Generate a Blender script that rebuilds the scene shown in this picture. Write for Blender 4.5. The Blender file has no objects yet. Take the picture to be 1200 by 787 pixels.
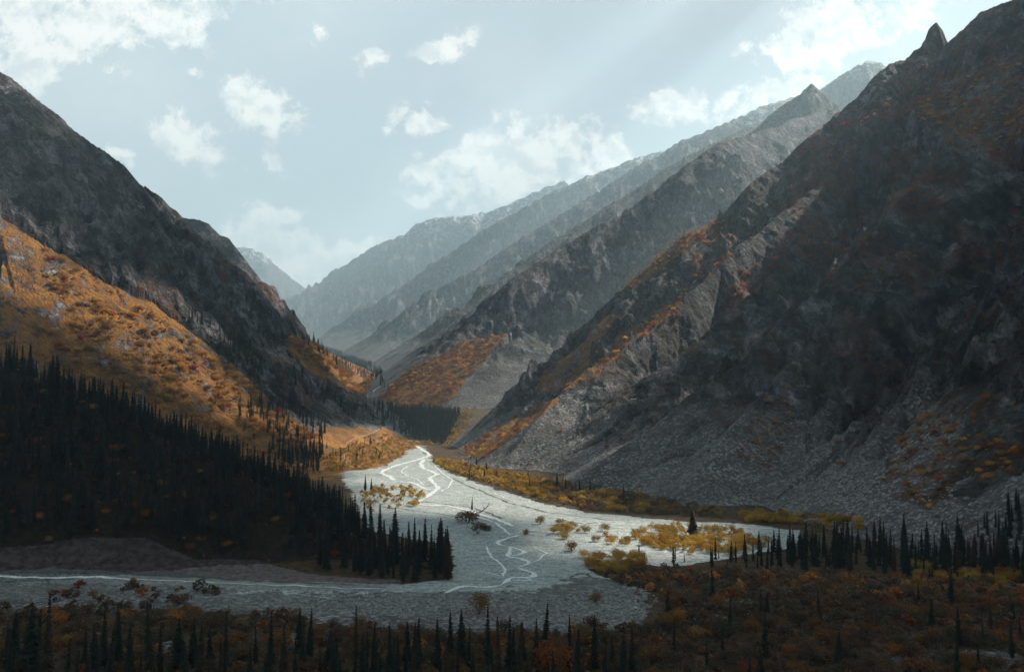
import bpy, math, random
import numpy as np
from mathutils import Vector
random.seed(7); RNG = np.random.default_rng(11)
C = bpy.context.scene.collection
sc = bpy.context.scene

# ---------------------------------------------------------------- camera
F = 1039.0; CZ = 95.0; PITCH = math.radians(3.1)
cd = bpy.data.cameras.new("camera"); cam = bpy.data.objects.new("camera", cd); C.objects.link(cam)
cam.location = (0, 0, CZ); cam.rotation_euler = (math.radians(90) + PITCH, 0, 0)
cd.sensor_width = 36; cd.lens = 36 * F / 1200; cd.clip_start = 1; cd.clip_end = 60000
sc.camera = cam
# ---------------------------------------------------------------- exposure, sun, world
sc.view_settings.view_transform = 'Standard'; sc.view_settings.look = 'None'
sc.view_settings.gamma = 1; sc.view_settings.use_curve_mapping = False
sc.view_settings.exposure = 0.93
SUN_EL, SUN_AZ = math.radians(39.5), math.radians(55)      # azimuth clockwise from +Y
SUN_DIR = Vector((math.sin(SUN_AZ) * math.cos(SUN_EL), math.cos(SUN_AZ) * math.cos(SUN_EL), math.sin(SUN_EL)))
sd = bpy.data.lights.new("sun", 'SUN'); sun = bpy.data.objects.new("sun", sd); C.objects.link(sun)
sd.energy = 5.0; sd.angle = math.radians(0.5); sd.color = (1, .89, .75)
sun.rotation_euler = SUN_DIR.to_track_quat('Z', 'Y').to_euler(); sun.location = (0, 0, 3000)
sc.cycles.use_denoising = True
sc.cycles.max_bounces = 5; sc.cycles.diffuse_bounces = 2; sc.cycles.glossy_bounces = 2
sc.cycles.transmission_bounces = 2; sc.cycles.volume_bounces = 1; sc.cycles.transparent_max_bounces = 6
sc.cycles.sample_clamp_indirect = 4

class NT:
    """tiny node helper"""
    def __init__(s, tree): s.t = tree; s.n = tree.nodes; s.l = tree.links
    def new(s, typ, **kw):
        n = s.n.new(typ)
        for k, v in kw.items(): setattr(n, k, v)
        return n
    def put(s, sock, v):
        if hasattr(v, 'is_output') or isinstance(v, bpy.types.NodeSocket): s.l.new(v, sock)
        elif v is not None:
            try: sock.default_value = v
            except Exception: sock.default_value = (*v, 1)
    def m(s, op, a, b=None, c=None, clamp=False):
        n = s.new('ShaderNodeMath', operation=op, use_clamp=clamp)
        s.put(n.inputs[0], a)
        if b is not None: s.put(n.inputs[1], b)
        if c is not None: s.put(n.inputs[2], c)
        return n.outputs[0]
    def vm(s, op, a, b=None):
        n = s.new('ShaderNodeVectorMath', operation=op); s.put(n.inputs[0], a)
        if b is not None: s.put(n.inputs[1], b)
        return n.outputs['Value'] if op in ('DOT_PRODUCT', 'LENGTH') else n.outputs[0]
    def mix(s, f, a, b, mode='MIX'):
        n = s.new('ShaderNodeMix', data_type='RGBA', blend_type=mode)
        s.put(n.inputs[0], f); s.put(n.inputs[6], a); s.put(n.inputs[7], b)
        return n.outputs[2]
    def rng(s, v, a, b, c=0., d=1., smooth=True):
        n = s.new('ShaderNodeMapRange'); n.interpolation_type = 'SMOOTHSTEP' if smooth else 'LINEAR'
        s.put(n.inputs[0], v)
        for i, q in enumerate((a, b, c, d)): n.inputs[i + 1].default_value = q
        return n.outputs[0]
    def noise(s, vec, scale, detail=5, rough=.55, dist=0., out=0):
        n = s.new('ShaderNodeTexNoise'); s.put(n.inputs['Vector'], vec)
        n.inputs['Scale'].default_value = scale; n.inputs['Detail'].default_value = detail
        n.inputs['Roughness'].default_value = rough; n.inputs['Distortion'].default_value = dist
        return n.outputs[out]
    def voro(s, vec, scale, feature='F1', out=0):
        n = s.new('ShaderNodeTexVoronoi', feature=feature); s.put(n.inputs['Vector'], vec)
        n.inputs['Scale'].default_value = scale
        return n.outputs[out]
    def mapv(s, vec, scale, rot=(0, 0, 0)):
        n = s.new('ShaderNodeMapping'); s.put(n.inputs['Vector'], vec)
        n.inputs['Scale'].default_value = scale; n.inputs['Rotation'].default_value = rot
        return n.outputs[0]

def make_world():
    w = bpy.data.worlds.new("World"); sc.world = w; w.use_nodes = True
    t = NT(w.node_tree)
    for n in list(t.n): t.n.remove(n)
    out = t.new('ShaderNodeOutputWorld'); bg = t.new('ShaderNodeBackground')
    sky = t.new('ShaderNodeTexSky', sky_type='NISHITA'); sky.sun_disc = False
    sky.sun_elevation = SUN_EL; sky.sun_rotation = SUN_AZ
    sky.altitude = 2200; sky.air_density = 1.0; sky.dust_density = 2.6; sky.ozone_density = 1.5
    hsv = t.new('ShaderNodeHueSaturation'); hsv.inputs['Saturation'].default_value = .22
    hsv.inputs['Value'].default_value = .48; t.put(hsv.inputs['Color'], sky.outputs[0])
    d = t.new('ShaderNodeTexCoord').outputs['Generated']
    sep = t.new('ShaderNodeSeparateXYZ'); t.put(sep.inputs[0], d)
    yy = t.m('MAXIMUM', sep.outputs[1], .05)
    u = t.m('DIVIDE', sep.outputs[0], yy); v = t.m('DIVIDE', sep.outputs[2], yy)
    comb = t.new('ShaderNodeCombineXYZ'); t.put(comb.inputs[0], u); t.put(comb.inputs[1], v)
    P = comb.outputs[0]
    # warp
    wn = t.noise(P, 9, 5, .6, 0, 1); wv = t.vm('SUBTRACT', wn, (.5, .5, .5))
    sca = t.new('ShaderNodeVectorMath', operation='SCALE'); t.put(sca.inputs[0], wv); sca.inputs[3].default_value = .055
    PW = t.vm('ADD', P, sca.outputs[0])
    # clouds where they hang in the sky: centre, half sizes (pixels of the 1200 px photo turned to directions), tilt, density
    cl = [(95, 30, 125, 48, 4, 1.0), (35, 75, 75, 42, 10, .9), (165, 18, 50, 30, 0, .9), (60, -20, 160, 40, 0, 1), (370, 42, 17, 20, -40, .75), (441, 70, 25, 14, 0, .9),
          (520, 53, 48, 14, 12, 1), (217, 92, 15, 13, -30, .85), (300, 125, 62, 28, -25, 1), (275, 105, 32, 22, 0, .8), (218, 165, 52, 26, -28, .95), (318, 182, 30, 12, -35, .75),
          (138, 182, 36, 12, -30, .7), (494, 138, 38, 22, 0, .95), (600, 190, 85, 42, 12, 1.15), (660, 160, 55, 30, 0, .85), (720, 178, 48, 22, -5, 1.0), (560, 215, 40, 22, 0, .8), (493, 235, 18, 12, 0, .85),
          (332, 258, 27, 13, 0, 1.3), (325, 298, 60, 20, -12, 1.4), (385, 318, 80, 18, 6, 1.5), (790, 122, 44, 20, -5, .95), (760, 108, 30, 9, 20, .6), (871, 50, 19, 13, 0, .85),
          (985, 32, 92, 44, 0, 1.0), (950, 60, 55, 26, 10, .8), (1045, 50, 45, 26, 15, .9), (905, 108, 50, 20, 15, 1.1), (885, 125, 50, 18, 25, .8), (150, 108, 20, 5, -30, .3), (450, 205, 30, 7, 0, .2),
          (1500, 60, 260, 90, 10, .9), (1900, 250, 200, 60, 0, .9), (-350, 120, 230, 80, 0, 1.), (-900, 60, 260, 120, 0, 1.)]
    field = None
    for (px, py, a, b, ang, den) in cl:
        th = math.atan2(393.5 - py, F) + PITCH
        c0 = ((px - 600) / F / math.cos(PITCH), math.tan(th), 0)
        q = t.vm('SUBTRACT', PW, c0)
        mp = t.new('ShaderNodeMapping', vector_type='POINT'); t.put(mp.inputs[0], q)
        mp.inputs['Rotation'].default_value = (0, 0, -math.radians(ang))
        # rotate then scale via second vector multiply
        sc2 = t.vm('MULTIPLY', mp.outputs[0], (F / a, F / b, 0))
        L = t.vm('LENGTH', sc2)
        g = t.m('MULTIPLY_ADD', L, -.58 , den * 1.0)
        field = g if field is None else t.m('MAXIMUM', field, g)
    n1 = t.noise(P, 15, 12, .70, .2); n2 = t.noise(P, 60, 10, .72, .15)
    f = t.m('ADD', field, t.m('MULTIPLY', t.m('SUBTRACT', n1, .5), 2.6))
    f = t.m('ADD', f, t.m('MULTIPLY', t.m('SUBTRACT', n2, .5), 1.2))
    mask = t.rng(f, .30, .78)
    n3 = t.noise(P, 5, 4, .5, 0)
    veil = t.m('MULTIPLY', t.rng(n3, .40, .75), .22)
    mask = t.m('MAXIMUM', mask, veil)
    Pu = t.vm('ADD', P, (.004, .012, 0)); core = t.rng(t.m('ADD', t.m('MULTIPLY', f, .55), t.m('MULTIPLY', t.m('SUBTRACT', t.noise(Pu, 22, 8, .6), t.noise(P, 22, 8, .6)), 5.5)), .15, 1.25)
    ccol = t.mix(core, (6.5, 6.15, 5.7, 1), (4.3, 4.4, 4.4, 1))
    up = t.rng(sep.outputs[1], -.1, .25)
    mask = t.m('MULTIPLY', mask, up)
    # mild whitening of the hazy alpine sky
    low = t.m('MULTIPLY', t.rng(sep.outputs[1], .0, .55), t.rng(sep.outputs[2], .95, .45))
    base = t.mix(t.m('MULTIPLY', low, .80), hsv.outputs[0], (2.95, 3.45, 3.75, 1))
    col = t.mix(mask, base, ccol)
    t.put(bg.inputs[0], col); bg.inputs[1].default_value = .105
    t.put(out.inputs[0], bg.outputs[0])
make_world()

# ---------------------------------------------------------------- projection helpers
cp, sp = math.cos(PITCH), math.sin(PITCH)
def at(px, py, Y):
    a = (px - 600) / F; b = (393.5 - py) / F
    dy = cp - b * sp; dz = sp + b * cp
    return np.array((a * Y / dy, Y, CZ + dz * Y / dy))
def proj(x, y, z):
    w = y * cp + (z - CZ) * sp; v = -y * sp + (z - CZ) * cp
    w = np.maximum(w, 1e-3)
    return 600 + F * x / w, 393.5 - F * v / w

# ---------------------------------------------------------------- numpy noise
_p = np.random.default_rng(3).permutation(256); PERM = np.concatenate([_p, _p])
_ga = np.random.default_rng(4).random(256) * 2 * np.pi
GX, GY = np.cos(_ga).astype(np.float32), np.sin(_ga).astype(np.float32)
def gn(x, y):
    x0 = np.floor(x); y0 = np.floor(y)
    fx = (x - x0).astype(np.float32); fy = (y - y0).astype(np.float32)
    xi = x0.astype(np.int64) & 255; yi = y0.astype(np.int64) & 255; xi1 = (xi + 1) & 255; yi1 = (yi + 1) & 255
    def g(ix, iy, dx, dy):
        h = PERM[PERM[ix] + iy]; return GX[h] * dx + GY[h] * dy
    sx = fx * fx * fx * (fx * (fx * 6 - 15) + 10); sy = fy * fy * fy * (fy * (fy * 6 - 15) + 10)
    a = g(xi, yi, fx, fy); b = g(xi1, yi, fx - 1, fy); c = g(xi, yi1, fx, fy - 1); d = g(xi1, yi1, fx - 1, fy - 1)
    a = a + (b - a) * sx; c = c + (d - c) * sx
    return (a + (c - a) * sy) * 1.5
def fbm(x, y, o=5, r=.5):
    s = 0; a = 1; t = 0
    for k in range(o):
        s = s + a * gn(x * 2 ** k + 17.3 * k, y * 2 ** k + 9.1 * k); t += a; a *= r
    return s / t
def ridged(x, y, o=5, r=.55):
    s = 0; a = 1; t = 0; w = 1
    for k in range(o):
        n = 1 - np.abs(gn(x * 2.03 ** k + 31.7 * k, y * 2.03 ** k + 5.9 * k)); n = n * n
        s = s + a * n * w; t += a; w = np.clip(n * 1.3, 0, 1); a *= r
    return s / t
def sstep(v, a, b):
    t = np.clip((v - a) / (b - a), 0, 1); return t * t * (3 - 2 * t)

# ---------------------------------------------------------------- the lie of the land
def far(Y): return float(np.interp(Y, [0, 3200, 4500, 6000, 14000], [0, 3200, 5200, 7700, 18200]))
ZF_Y = [-3000, 0, 1200, 1700, 2300, 3200] + [far(q) for q in (4000, 5000, 8000, 12000, 16000)]
ZF_Z = [-10, 0, 0, 10, 42, 112] + [95 + (z - 95) * far(q) / q for q, z in ((4000, 173), (5000, 250), (8000, 470), (12000, 720), (16000, 960))]
def zfloor(x, y): return np.interp(y, ZF_Y, ZF_Z)
def W(x, y, z): return np.array((x, y, z), float)
# crest lines: points on real ground (at() only turns a photo point and its distance into metres); s = flank slope, A = relief (m)
def S(name, pts, s=.9, talus=(110, .62), A=60, seed=0, gs=70.): return dict(name=name, pts=[at(p[0], p[1], far(p[2])) if not isinstance(p, np.ndarray) else p for p in pts], s=s, talus=talus, A=A, seed=seed, gs=gs)
SPURS = [
 S('near right', [(548,532,1180),(600,492,1230),(650,445,1290),(685,400,1340),(717,367,1370),(740,330,1400),(775,300,1440),(800,277,1470),(832,262,1500),(880,212,1560),(925,180,1620),(960,150,1660),(1000,115,1710),(1040,78,1750),(1075,62,1780)], 1.0, (60,.62), 56, 1, 60),
 S('near right', [(1062,66,1775),(1080,52,1780),(1090,30,1785),(1097,24,1785),(1104,34,1785),(1114,55,1780)], 3.2, (90,3), 12, 1, 40),
 S('near right', [(1075,62,1780),(1114,55,1780),(1130,32,1760),(1150,15,1740),(1180,2,1720),(1230,-25,1680),(1330,-70,1600),W(1230,1320,900),W(1330,900,880),W(1380,400,860),W(1350,-200,820),W(1200,-1200,760)], 1.0, (90,.62), 60, 2, 60),
 S('near right', [(575,553,985),(600,530,1010),(650,465,1090),(693,430,1140),(763,382,1220),(800,352,1270),(850,300,1350),(900,262,1420),(960,215,1510)], .95, (55,.62), 44, 3, 45),
 S('near right', [W(-15,985,-2),W(190,1085,118),W(330,1160,230)], .8, (150,.58), 24, 23, 50),
 S('near right', [W(42,800,-2),W(210,890,105),W(380,985,235),W(560,1100,410)], .85, (70,.6), 40, 21, 50),
 S('near right', [(780,594,688),(820,548,725),(867,490,780),(905,452,830),(940,410,880),(993,357,970),(1013,330,1010),(1077,293,1110),(1120,240,1210),(1160,180,1330),(1200,110,1460),(1240,40,1560)], 1.0, (45,.62), 52, 4, 50),
 S('near right', [(1000,608,612),(1040,560,650),(1080,510,700),(1110,470,750),(1160,400,840),(1210,330,950),(1290,240,1060),(1380,130,1200)], 1.0, (35,.62), 50, 5, 45),
 S('near right', [(1190,640,520),W(400,560,90),W(520,600,220),W(700,680,430),W(950,760,700)], .9, (60,.62), 40, 6, 45),
 S('near right', [W(420,120,10),W(560,150,160),W(800,200,420),W(1350,300,850)], .85, (60,.62), 45, 6, 55),
 S('second right', [(468,464,2500),(500,440,2500),(530,403,2520),(545,382,2540),(577,350,2600),(600,328,2650),(660,287,2800),(690,268,2850),(742,243,2920),(778,213,3000),(803,192,3050),(842,167,3150),(885,156,3350),(960,130,3600)], 1.0, (230,.62), 75, 7, 80),
 S('third right', [(860,172,4100),(903,134,3900),(923,119,3850),(938,108,3840),(951,97,3830),(962,106,3830),(980,126,3830),(1040,140,3700)], 1.15, (300,.65), 75, 8, 90),
 S('third right', [(920,135,5600),(962,105,5300),(985,86,5200),(1015,70,5150),(1030,73,5150),(1060,86,5100),(1110,95,5000)], 1.0, (300,.65), 85, 9, 100),
 S('fourth right', [(490,412,3500),(520,388,3550),(550,358,3650),(590,322,3750),(630,294,3850),(670,265,3950),(715,237,4050),(760,210,4150),(800,186,4250),(850,160,4400),(900,140,4600)], .95, (330,.62), 85, 10, 95),
 S('fifth right', [(440,400,4900),(470,380,5000),(500,354,5100),(530,328,5150),(560,310,5200),(600,286,5300),(640,260,5400),(680,236,5500),(717,212,5600),(750,192,5700),(765,184,5750),(798,162,5850),(829,152,5900),(870,134,6000),(887,126,6050),(940,110,6200)], .95, (420,.62), 110, 11, 120),
 S('sixth right', [(405,380,7000),(440,358,7100),(470,336,7200),(500,313,7300),(530,292,7400),(560,272,7500),(590,255,7500),(628,233,7600),(658,220,7700),(681,208,7700),(697,203,7750),(737,188,7800),(753,182,7900),(800,170,8000)], .95, (560,.62), 150, 12, 160),
 S('farthest right', [(343,377,9500),(363,342,9700),(383,323,9800),(400,312,9900),(430,293,10000),(453,280,10000),(480,268,10100),(487,262,10100),(510,254,10200),(553,251,10200),(570,246,10300),(600,236,10300),(660,210,10500)], .95, (760,.62), 190, 13, 190),
 S('far left', [(200,300,13000),(250,290,12500),(273,288,12400),(285,286,12400),(295,288,12400),(310,300,12400),(333,317,12400),(363,340,12400),(385,368,12400)], .9, (900,.62), 190, 14, 220),
 S('second left', [(60,150,2900),(150,212,2850),(213,252,2800),(233,256,2800),(245,262,2800),(257,273,2800),(268,279,2800),(278,307,2820),(300,330,2850),(317,353,2900),(337,384,2950),(360,400,2980),(400,419,3050),(448,441,3180)], 1.3, (120,.9), 45, 15, 80),
 S('first left', [W(-1300,-900,500),W(-1350,200,600),W(-1300,900,640),(-150,-20,1450),(-60,40,1480),(0,84,1500),(12,90,1500),(50,122,1520),(80,142,1530),(115,168,1545),(145,192,1560),(165,213,1570),(205,241,1600),(225,275,1630),(247,300,1650),(273,337,1680),(293,360,1700),(327,396,1750),(347,415,1780),(377,442,1830),(405,462,1880),(440,478,1950)], 1.0, (60,.62), 48, 16, 60),
 S('forest hill', [W(-700,300,210),(-200,395,640),(-100,405,620),(0,428,600),(100,468,575),(200,517,553),(300,566,530),(370,606,512),(430,636,492),(480,658,470),(515,672,448)], .62, (200,.55), 9, 17, 50),
]
POLY = {  # ground cover patches, outlined where they lie on the ground
 'grass': [[(0,255),(60,290),(130,335),(180,355),(235,395),(300,455),(330,480),(372,512),(380,560),(330,560),(250,520),(150,470),(60,440),(0,420)],
           [(370,500),(450,500),(497,522),(450,552),(380,560)],
           [(330,390),(350,392),(400,418),(440,440),(425,468),(400,455),(360,425)],
           [(440,470),(470,440),(540,400),(600,385),(560,430),(520,475),(480,478)],
           [(625,450),(660,415),(720,365),(722,375),(690,425),(730,390),(800,345),(802,358),(740,405),(700,440),(650,465)],
           [(720,345),(735,320),(790,275),(842,255),(838,272),(790,305),(750,335)],
           [(540,530),(580,500),(640,468),(660,470),(600,515),(560,540)],
           [(1060,130),(1110,90),(1200,60),(1200,160),(1150,200),(1100,160)],
           [(1085,300),(1050,310),(1010,338),(1000,330),(1070,285)],
           [(860,530),(880,480),(930,435),(950,445),(930,500),(900,560)],
           [(1030,570),(1040,540),(1080,470),(1140,450),(1200,470),(1200,560),(1130,570),(1090,600)]],
 'gravel': [[(-140,671),(0,671),(150,672),(330,680),(470,684),(530,678),(530,640),(430,620),(405,565),(400,552),(440,548),(462,538),(484,526),(498,522),(505,538),(520,550),(560,566),(600,577),(640,590),(690,600),(750,605),(850,612),(940,620),(935,640),(800,662),(700,660),(690,668),(740,690),(750,725),(700,735),(600,735),(500,722),(330,718),(200,702),(0,702),(-140,705)],
            ],
 'arm': [[(-140,660),(330,672),(460,684),(440,694),(330,690),(0,690),(-140,690)]],
 'stony': [[(805,704),(870,703),(890,708),(825,712)],[(820,724),(862,724),(858,728),(815,729)],[(1010,768),(1200,762),(1200,778),(1020,774)],[(1165,682),(1200,684),(1200,690),(1170,690)],[(960,722),(985,720),(985,726),(962,728)],[(100,745),(130,742),(130,755),(100,756)],[(190,748),(215,745),(215,760),(190,762)],[(240,742),(250,742),(250,765),(240,765)],[(340,740),(355,740),(352,760),(340,760)],[(-140,684),(60,682),(200,688),(330,694),(420,700),(300,720),(-140,712)],[(180,690),(330,694),(480,697),(560,693),(640,690),(690,672),(745,690),(755,740),(500,745),(330,722),(180,706)],[(-140,690),(180,694),(180,706),(-140,706)],],
 'bank': [[(-140,645),(40,640),(90,630),(170,630),(230,655),(300,655),(360,672),(470,680),(470,690),(300,686),(150,678),(-140,676)]],
}
def inpoly(px, py, poly):
    r = np.zeros(px.shape, bool); n = len(poly); j = n - 1
    for i in range(n):
        xi, yi = poly[i]; xj, yj = poly[j]
        if yi != yj:
            c = ((yi > py) != (yj > py)) & (px < (xj - xi) * (py - yi) / (yj - yi) + xi); r ^= c
        j = i
    return r
def polymask(px, py, polys):
    r = np.zeros(px.shape, bool)
    for p in polys: r |= inpoly(px, py, p)
    return r

def height(x, y):
    """x, y arrays in metres -> z, id of the mountain, masks"""
    shp = x.shape; x = x.ravel().astype(np.float32); y = y.ravel().astype(np.float32)
    fl = zfloor(x, y).astype(np.float32)
    best = np.full(x.shape, -1e9, np.float32); bid = np.full(x.shape, -1, np.int16)
    bs = np.zeros_like(x); bd = np.zeros_like(x)
    for k, sp_ in enumerate(SPURS):
        P = sp_['pts']; s = sp_['s']; hT, sT = sp_['talus']
        rx = 90 * 1.0
        loc = np.full(x.shape, -1e9, np.float32); ls = np.zeros_like(x); ld = np.zeros_like(x); L0 = 0.
        for a, b in zip(P[:-1], P[1:]):
            dx, dy = b[0] - a[0], b[1] - a[1]; L = math.hypot(dx, dy)
            t = np.clip(((x - a[0]) * dx + (y - a[1]) * dy) / (L * L), 0, 1)
            qx = x - (a[0] + t * dx); qy = y - (a[1] + t * dy); d = np.sqrt(qx * qx + qy * qy)
            zc = a[2] + t * (b[2] - a[2])
            hi = np.maximum(zc - hT - fl, 0) ; d0 = hi / s
            z = np.where(d < d0, zc - s * d, zc - s * d0 - sT * (d - d0))
            m = z > loc
            loc = np.where(m, z, loc); ls = np.where(m, L0 + t * L, ls); ld = np.where(m, d, ld); L0 += L
        m = loc > best
        best = np.where(m, loc, best); bid = np.where(m, k, bid).astype(np.int16); bs = np.where(m, ls, bs); bd = np.where(m, ld, bd)
    z0 = np.maximum(best, fl)
    px, py = proj(x, y, z0)
    front = y > 50
    wob = 7 * fbm(x / 40, y / 40, 4); wob2 = 7 * fbm(x / 40 + 50, y / 40 + 9, 4)
    grass = (polymask(px + wob, py + wob2, POLY['grass']) & front).astype(np.float32)
    sm = np.array([sp_['A'] for sp_ in SPURS], np.float32)[bid]; gs = np.array([sp_['gs'] for sp_ in SPURS], np.float32)[bid]
    hz = best - fl
    farsc = np.clip(y / 1800, 1, 8)
    # warp + gullies running down the flank
    wx = fbm(x / (260 * farsc), y / (260 * farsc), 4) ; wy = fbm(x / (260 * farsc) + 40, y / (260 * farsc) + 77, 4)
    gA = ridged((bs + 90 * wx + bid * 331) / (gs * 2.2), bd / (gs * 8) + wy * .6 + bid * 1.3, 4, .48)
    ea = -.45 * x + .89 * y; ca = .89 * x + .45 * y
    gB = ridged(ea / (gs * 2.6) + wx * 1.3, ca / (gs * 11) + wy * .5 + bid * .7, 5, .5)
    right = np.array([('right' in sp_['name']) for sp_ in SPURS])[bid] & (bid >= 0)
    rib = np.where(right, gB, gA)
    big = ridged(x / (gs * 5) + wx * .8, y / (gs * 5) + wy * .8 + 3.3, 3, .5)
    cr = ridged(x / (gs * 1.8) + wx * .8, y / (gs * 1.8) + wy * .8, 5, .5)
    cr2 = ridged((x + .35 * z0) / (gs * .5) + 9, (y - .3 * z0) / (gs * .5), 4, .5)
    amp = sm * (.16 + .84 * sstep(bd, 5, 150)) * np.where(y > 2100, sstep(hz, 50, 330), sstep(hz, 8, 90)) * (1 - .82 * grass)
    isF = (bid == len(SPURS) - 1); isL = (bid == len(SPURS) - 2)
    dz = amp * ((rib - .55) * 1.7 + (big - .55) * .9 + (cr - .5) * 1.05 + (cr2 - .5) * .45)
    dz = np.where(dz > 0, dz * np.where(right | (bid < 0), .7, .12 + .5 * sstep(bd, 30, 220)), dz)
    z = best + dz
    # floor relief
    fz = fl + 1.6 * fbm(x / 90, y / 90, 4) + .5 * fbm(x / 11, y / 11, 3)
    k = 7.0
    hh = np.clip(.5 + .5 * (z - fz) / k, 0, 1); zz = fz * (1 - hh) + z * hh + k * hh * (1 - hh)
    # scree surface roughness
    zz = zz + (.8 * ridged(x / 14, y / 14, 4, .6) - .4) * sstep(hz, 2, 30) + np.clip(y / 1500, .6, 5) * .9 * fbm(x / 5, y / 5, 3) * sstep(hz, 0, 20) * (y < 3000)
    bidF = np.where(z > fz, bid, -1)
    return zz.reshape(shp), bidF.reshape(shp), dict(h=(zz - fl).reshape(shp), grass=grass.reshape(shp), crag=(dz / np.maximum(sm, 1)).reshape(shp), rel=amp.reshape(shp))

Q = 1.0       # mesh density
NU = int(1150 * Q)
U = np.linspace(-.70, .70, NU)
def rows(segs):
    out = []
    for a, b, n in segs: out += list(np.exp(np.linspace(math.log(a), math.log(b), max(3, int(n * Q)), endpoint=False)))
    out.append(segs[-1][1]); return np.array(out)
YR = rows([(8, 200, 30), (200, 420, 170), (420, 2000, 860), (2000, 4500, 330), (4500, 22500, 300)])
GU, GYY = np.meshgrid(U, YR)
GXX = GU * GYY
Z, BID, MK = height(GXX, GYY)
PX, PY = proj(GXX, GYY, Z)
print('terrain', Z.shape)

def sample(arr, x, y):
    u = x / y
    iu = np.clip((u - U[0]) / (U[1] - U[0]), 0, NU - 1.001); ir = np.clip(np.interp(y, YR, np.arange(len(YR))), 0, len(YR) - 1.001)
    i0 = iu.astype(int); j0 = ir.astype(int); fu = iu - i0; fr = ir - j0
    return (arr[j0, i0] * (1 - fu) + arr[j0, i0 + 1] * fu) * (1 - fr) + (arr[j0 + 1, i0] * (1 - fu) + arr[j0 + 1, i0 + 1] * fu) * fr
DY = np.gradient(YR); AREA = GYY * (U[1] - U[0]) * DY[:, None]
RUNMIN = np.minimum.accumulate(np.where(GYY < 60, 1e9, PY), axis=0)
def hit(px, py):
    """ground point seen at a photo point, nearest first"""
    b = (393.5 - py) / F; dy = cp - b * sp
    u = ((px - 600) / F) / dy
    i = int(round(np.clip((u - U[0]) / (U[1] - U[0]), 0, NU - 1)))
    col = RUNMIN[:, i]
    j = int(np.searchsorted(-col, -py))
    if j >= len(YR): return None
    return np.array((u * YR[j], YR[j], Z[j, i]))

# ---------------------------------------------------------------- masks on the ground
wob = 3.5 * fbm(GXX / 22, GYY / 22, 4); wob2 = 3 * fbm(GXX / 22 + 50, GYY / 22 + 9, 4)
front = GYY > 50
wob3 = 9 * fbm(GXX / 60 + 7, GYY / 60, 5); wob4 = 3.2 * fbm(GXX / 60 + 3, GYY / 60 + 9, 5)
hfg = 4 * fbm(GXX / 6, GYY / 6, 3)
gravel = (polymask(PX + wob + wob3 + 2 * hfg, PY + wob2 * .6 + wob4, POLY['gravel']) & front & (MK['h'] < 12)).astype(np.float32)
bank = (polymask(PX + wob, PY + wob2, POLY['bank']) & front & (GYY < 620)).astype(np.float32)
hf = 9 * fbm(GXX / 7, GYY / 7, 3); stony = (polymask(PX + 2.2 * wob + 2 * hf, PY + 2.2 * wob2 + hf, POLY['stony']) & front).astype(np.float32)
stony = np.maximum(stony, .5 * (polymask(PX + 1.5 * wob, PY + 1.2 * wob2, POLY['arm']) & front))
h = MK['h']
gy, gx = np.gradient(Z)
slope = np.abs(np.gradient(Z, axis=0) / np.gradient(GYY, axis=0))
tn = fbm(GXX / 120, GYY / 120, 4)
tn2 = ridged((-.45 * GXX + .89 * GYY) / 70, (.89 * GXX + .45 * GYY) / 330 + .6 * tn, 4)
scree = ((BID >= 0) & (BID != len(SPURS) - 1)) * (1 - sstep(h + 95 * (tn2 - .45), 48, 82))
hiT = np.where(GYY > 2100, 1.0, 0)
scree = np.maximum(scree, hiT * ((BID >= 0) * (1 - sstep(h + 120 * tn, 60, 150))))
scree = np.maximum(scree, .0)
snow = sstep(Z + 420 * fbm(GXX / 320, GYY / 320, 6) - 60 * MK['crag'], 2050, 2500) * (GYY > 6000)
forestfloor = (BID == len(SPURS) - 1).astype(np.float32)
red = sstep(fbm(GXX / 75 + 11, GYY / 75, 5), -.08, .28) * (BID >= 0) * (GYY < 2100) * (PX > 700) * sstep(h, 20, 120) * (.35 + .65 * sstep(PY, 420, 150))
red = np.maximum(red, .8 * (BID == len(SPURS) - 2) * sstep(fbm(GXX / 60, GYY / 60, 4), .0, .3) * sstep(PY, 240, 330))

def grid_faces(nr, nc):
    i = np.arange(nr * nc).reshape(nr, nc)
    return np.stack([i[:-1, :-1], i[:-1, 1:], i[1:, 1:], i[1:, :-1]], -1).reshape(-1, 4)
def mesh_from(name, co, faces, mat, attrs=None, smooth=True, nv=4, parent=None):
    me = bpy.data.meshes.new(name)
    me.vertices.add(len(co)); me.vertices.foreach_set('co', np.ascontiguousarray(co, np.float32).ravel())
    me.loops.add(len(faces) * nv); me.loops.foreach_set('vertex_index', np.ascontiguousarray(faces, np.int32).ravel())
    me.polygons.add(len(faces)); me.polygons.foreach_set('loop_start', np.arange(0, len(faces) * nv, nv, dtype=np.int32))
    try: me.polygons.foreach_set('loop_total', np.full(len(faces), nv, np.int32))
    except Exception: pass
    if attrs:
        for k, v in attrs.items():
            a = me.attributes.new(k, 'FLOAT_COLOR', 'POINT'); a.data.foreach_set('color', np.ascontiguousarray(v, np.float32).ravel())
    me.update(calc_edges=True)
    me.polygons.foreach_set('use_smooth', np.full(len(faces), smooth, bool))
    mats = mat if isinstance(mat, (list, tuple)) else [mat]
    for m in mats: me.materials.append(m)
    o = bpy.data.objects.new(name, me); C.objects.link(o); o.parent = parent
    return o
def tag(o, label=None, cat=None, group=None, kind=None):
    if label: o['label'] = label
    if cat: o['category'] = cat
    if group: o['group'] = group
    if kind: o['kind'] = kind
    return o

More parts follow.
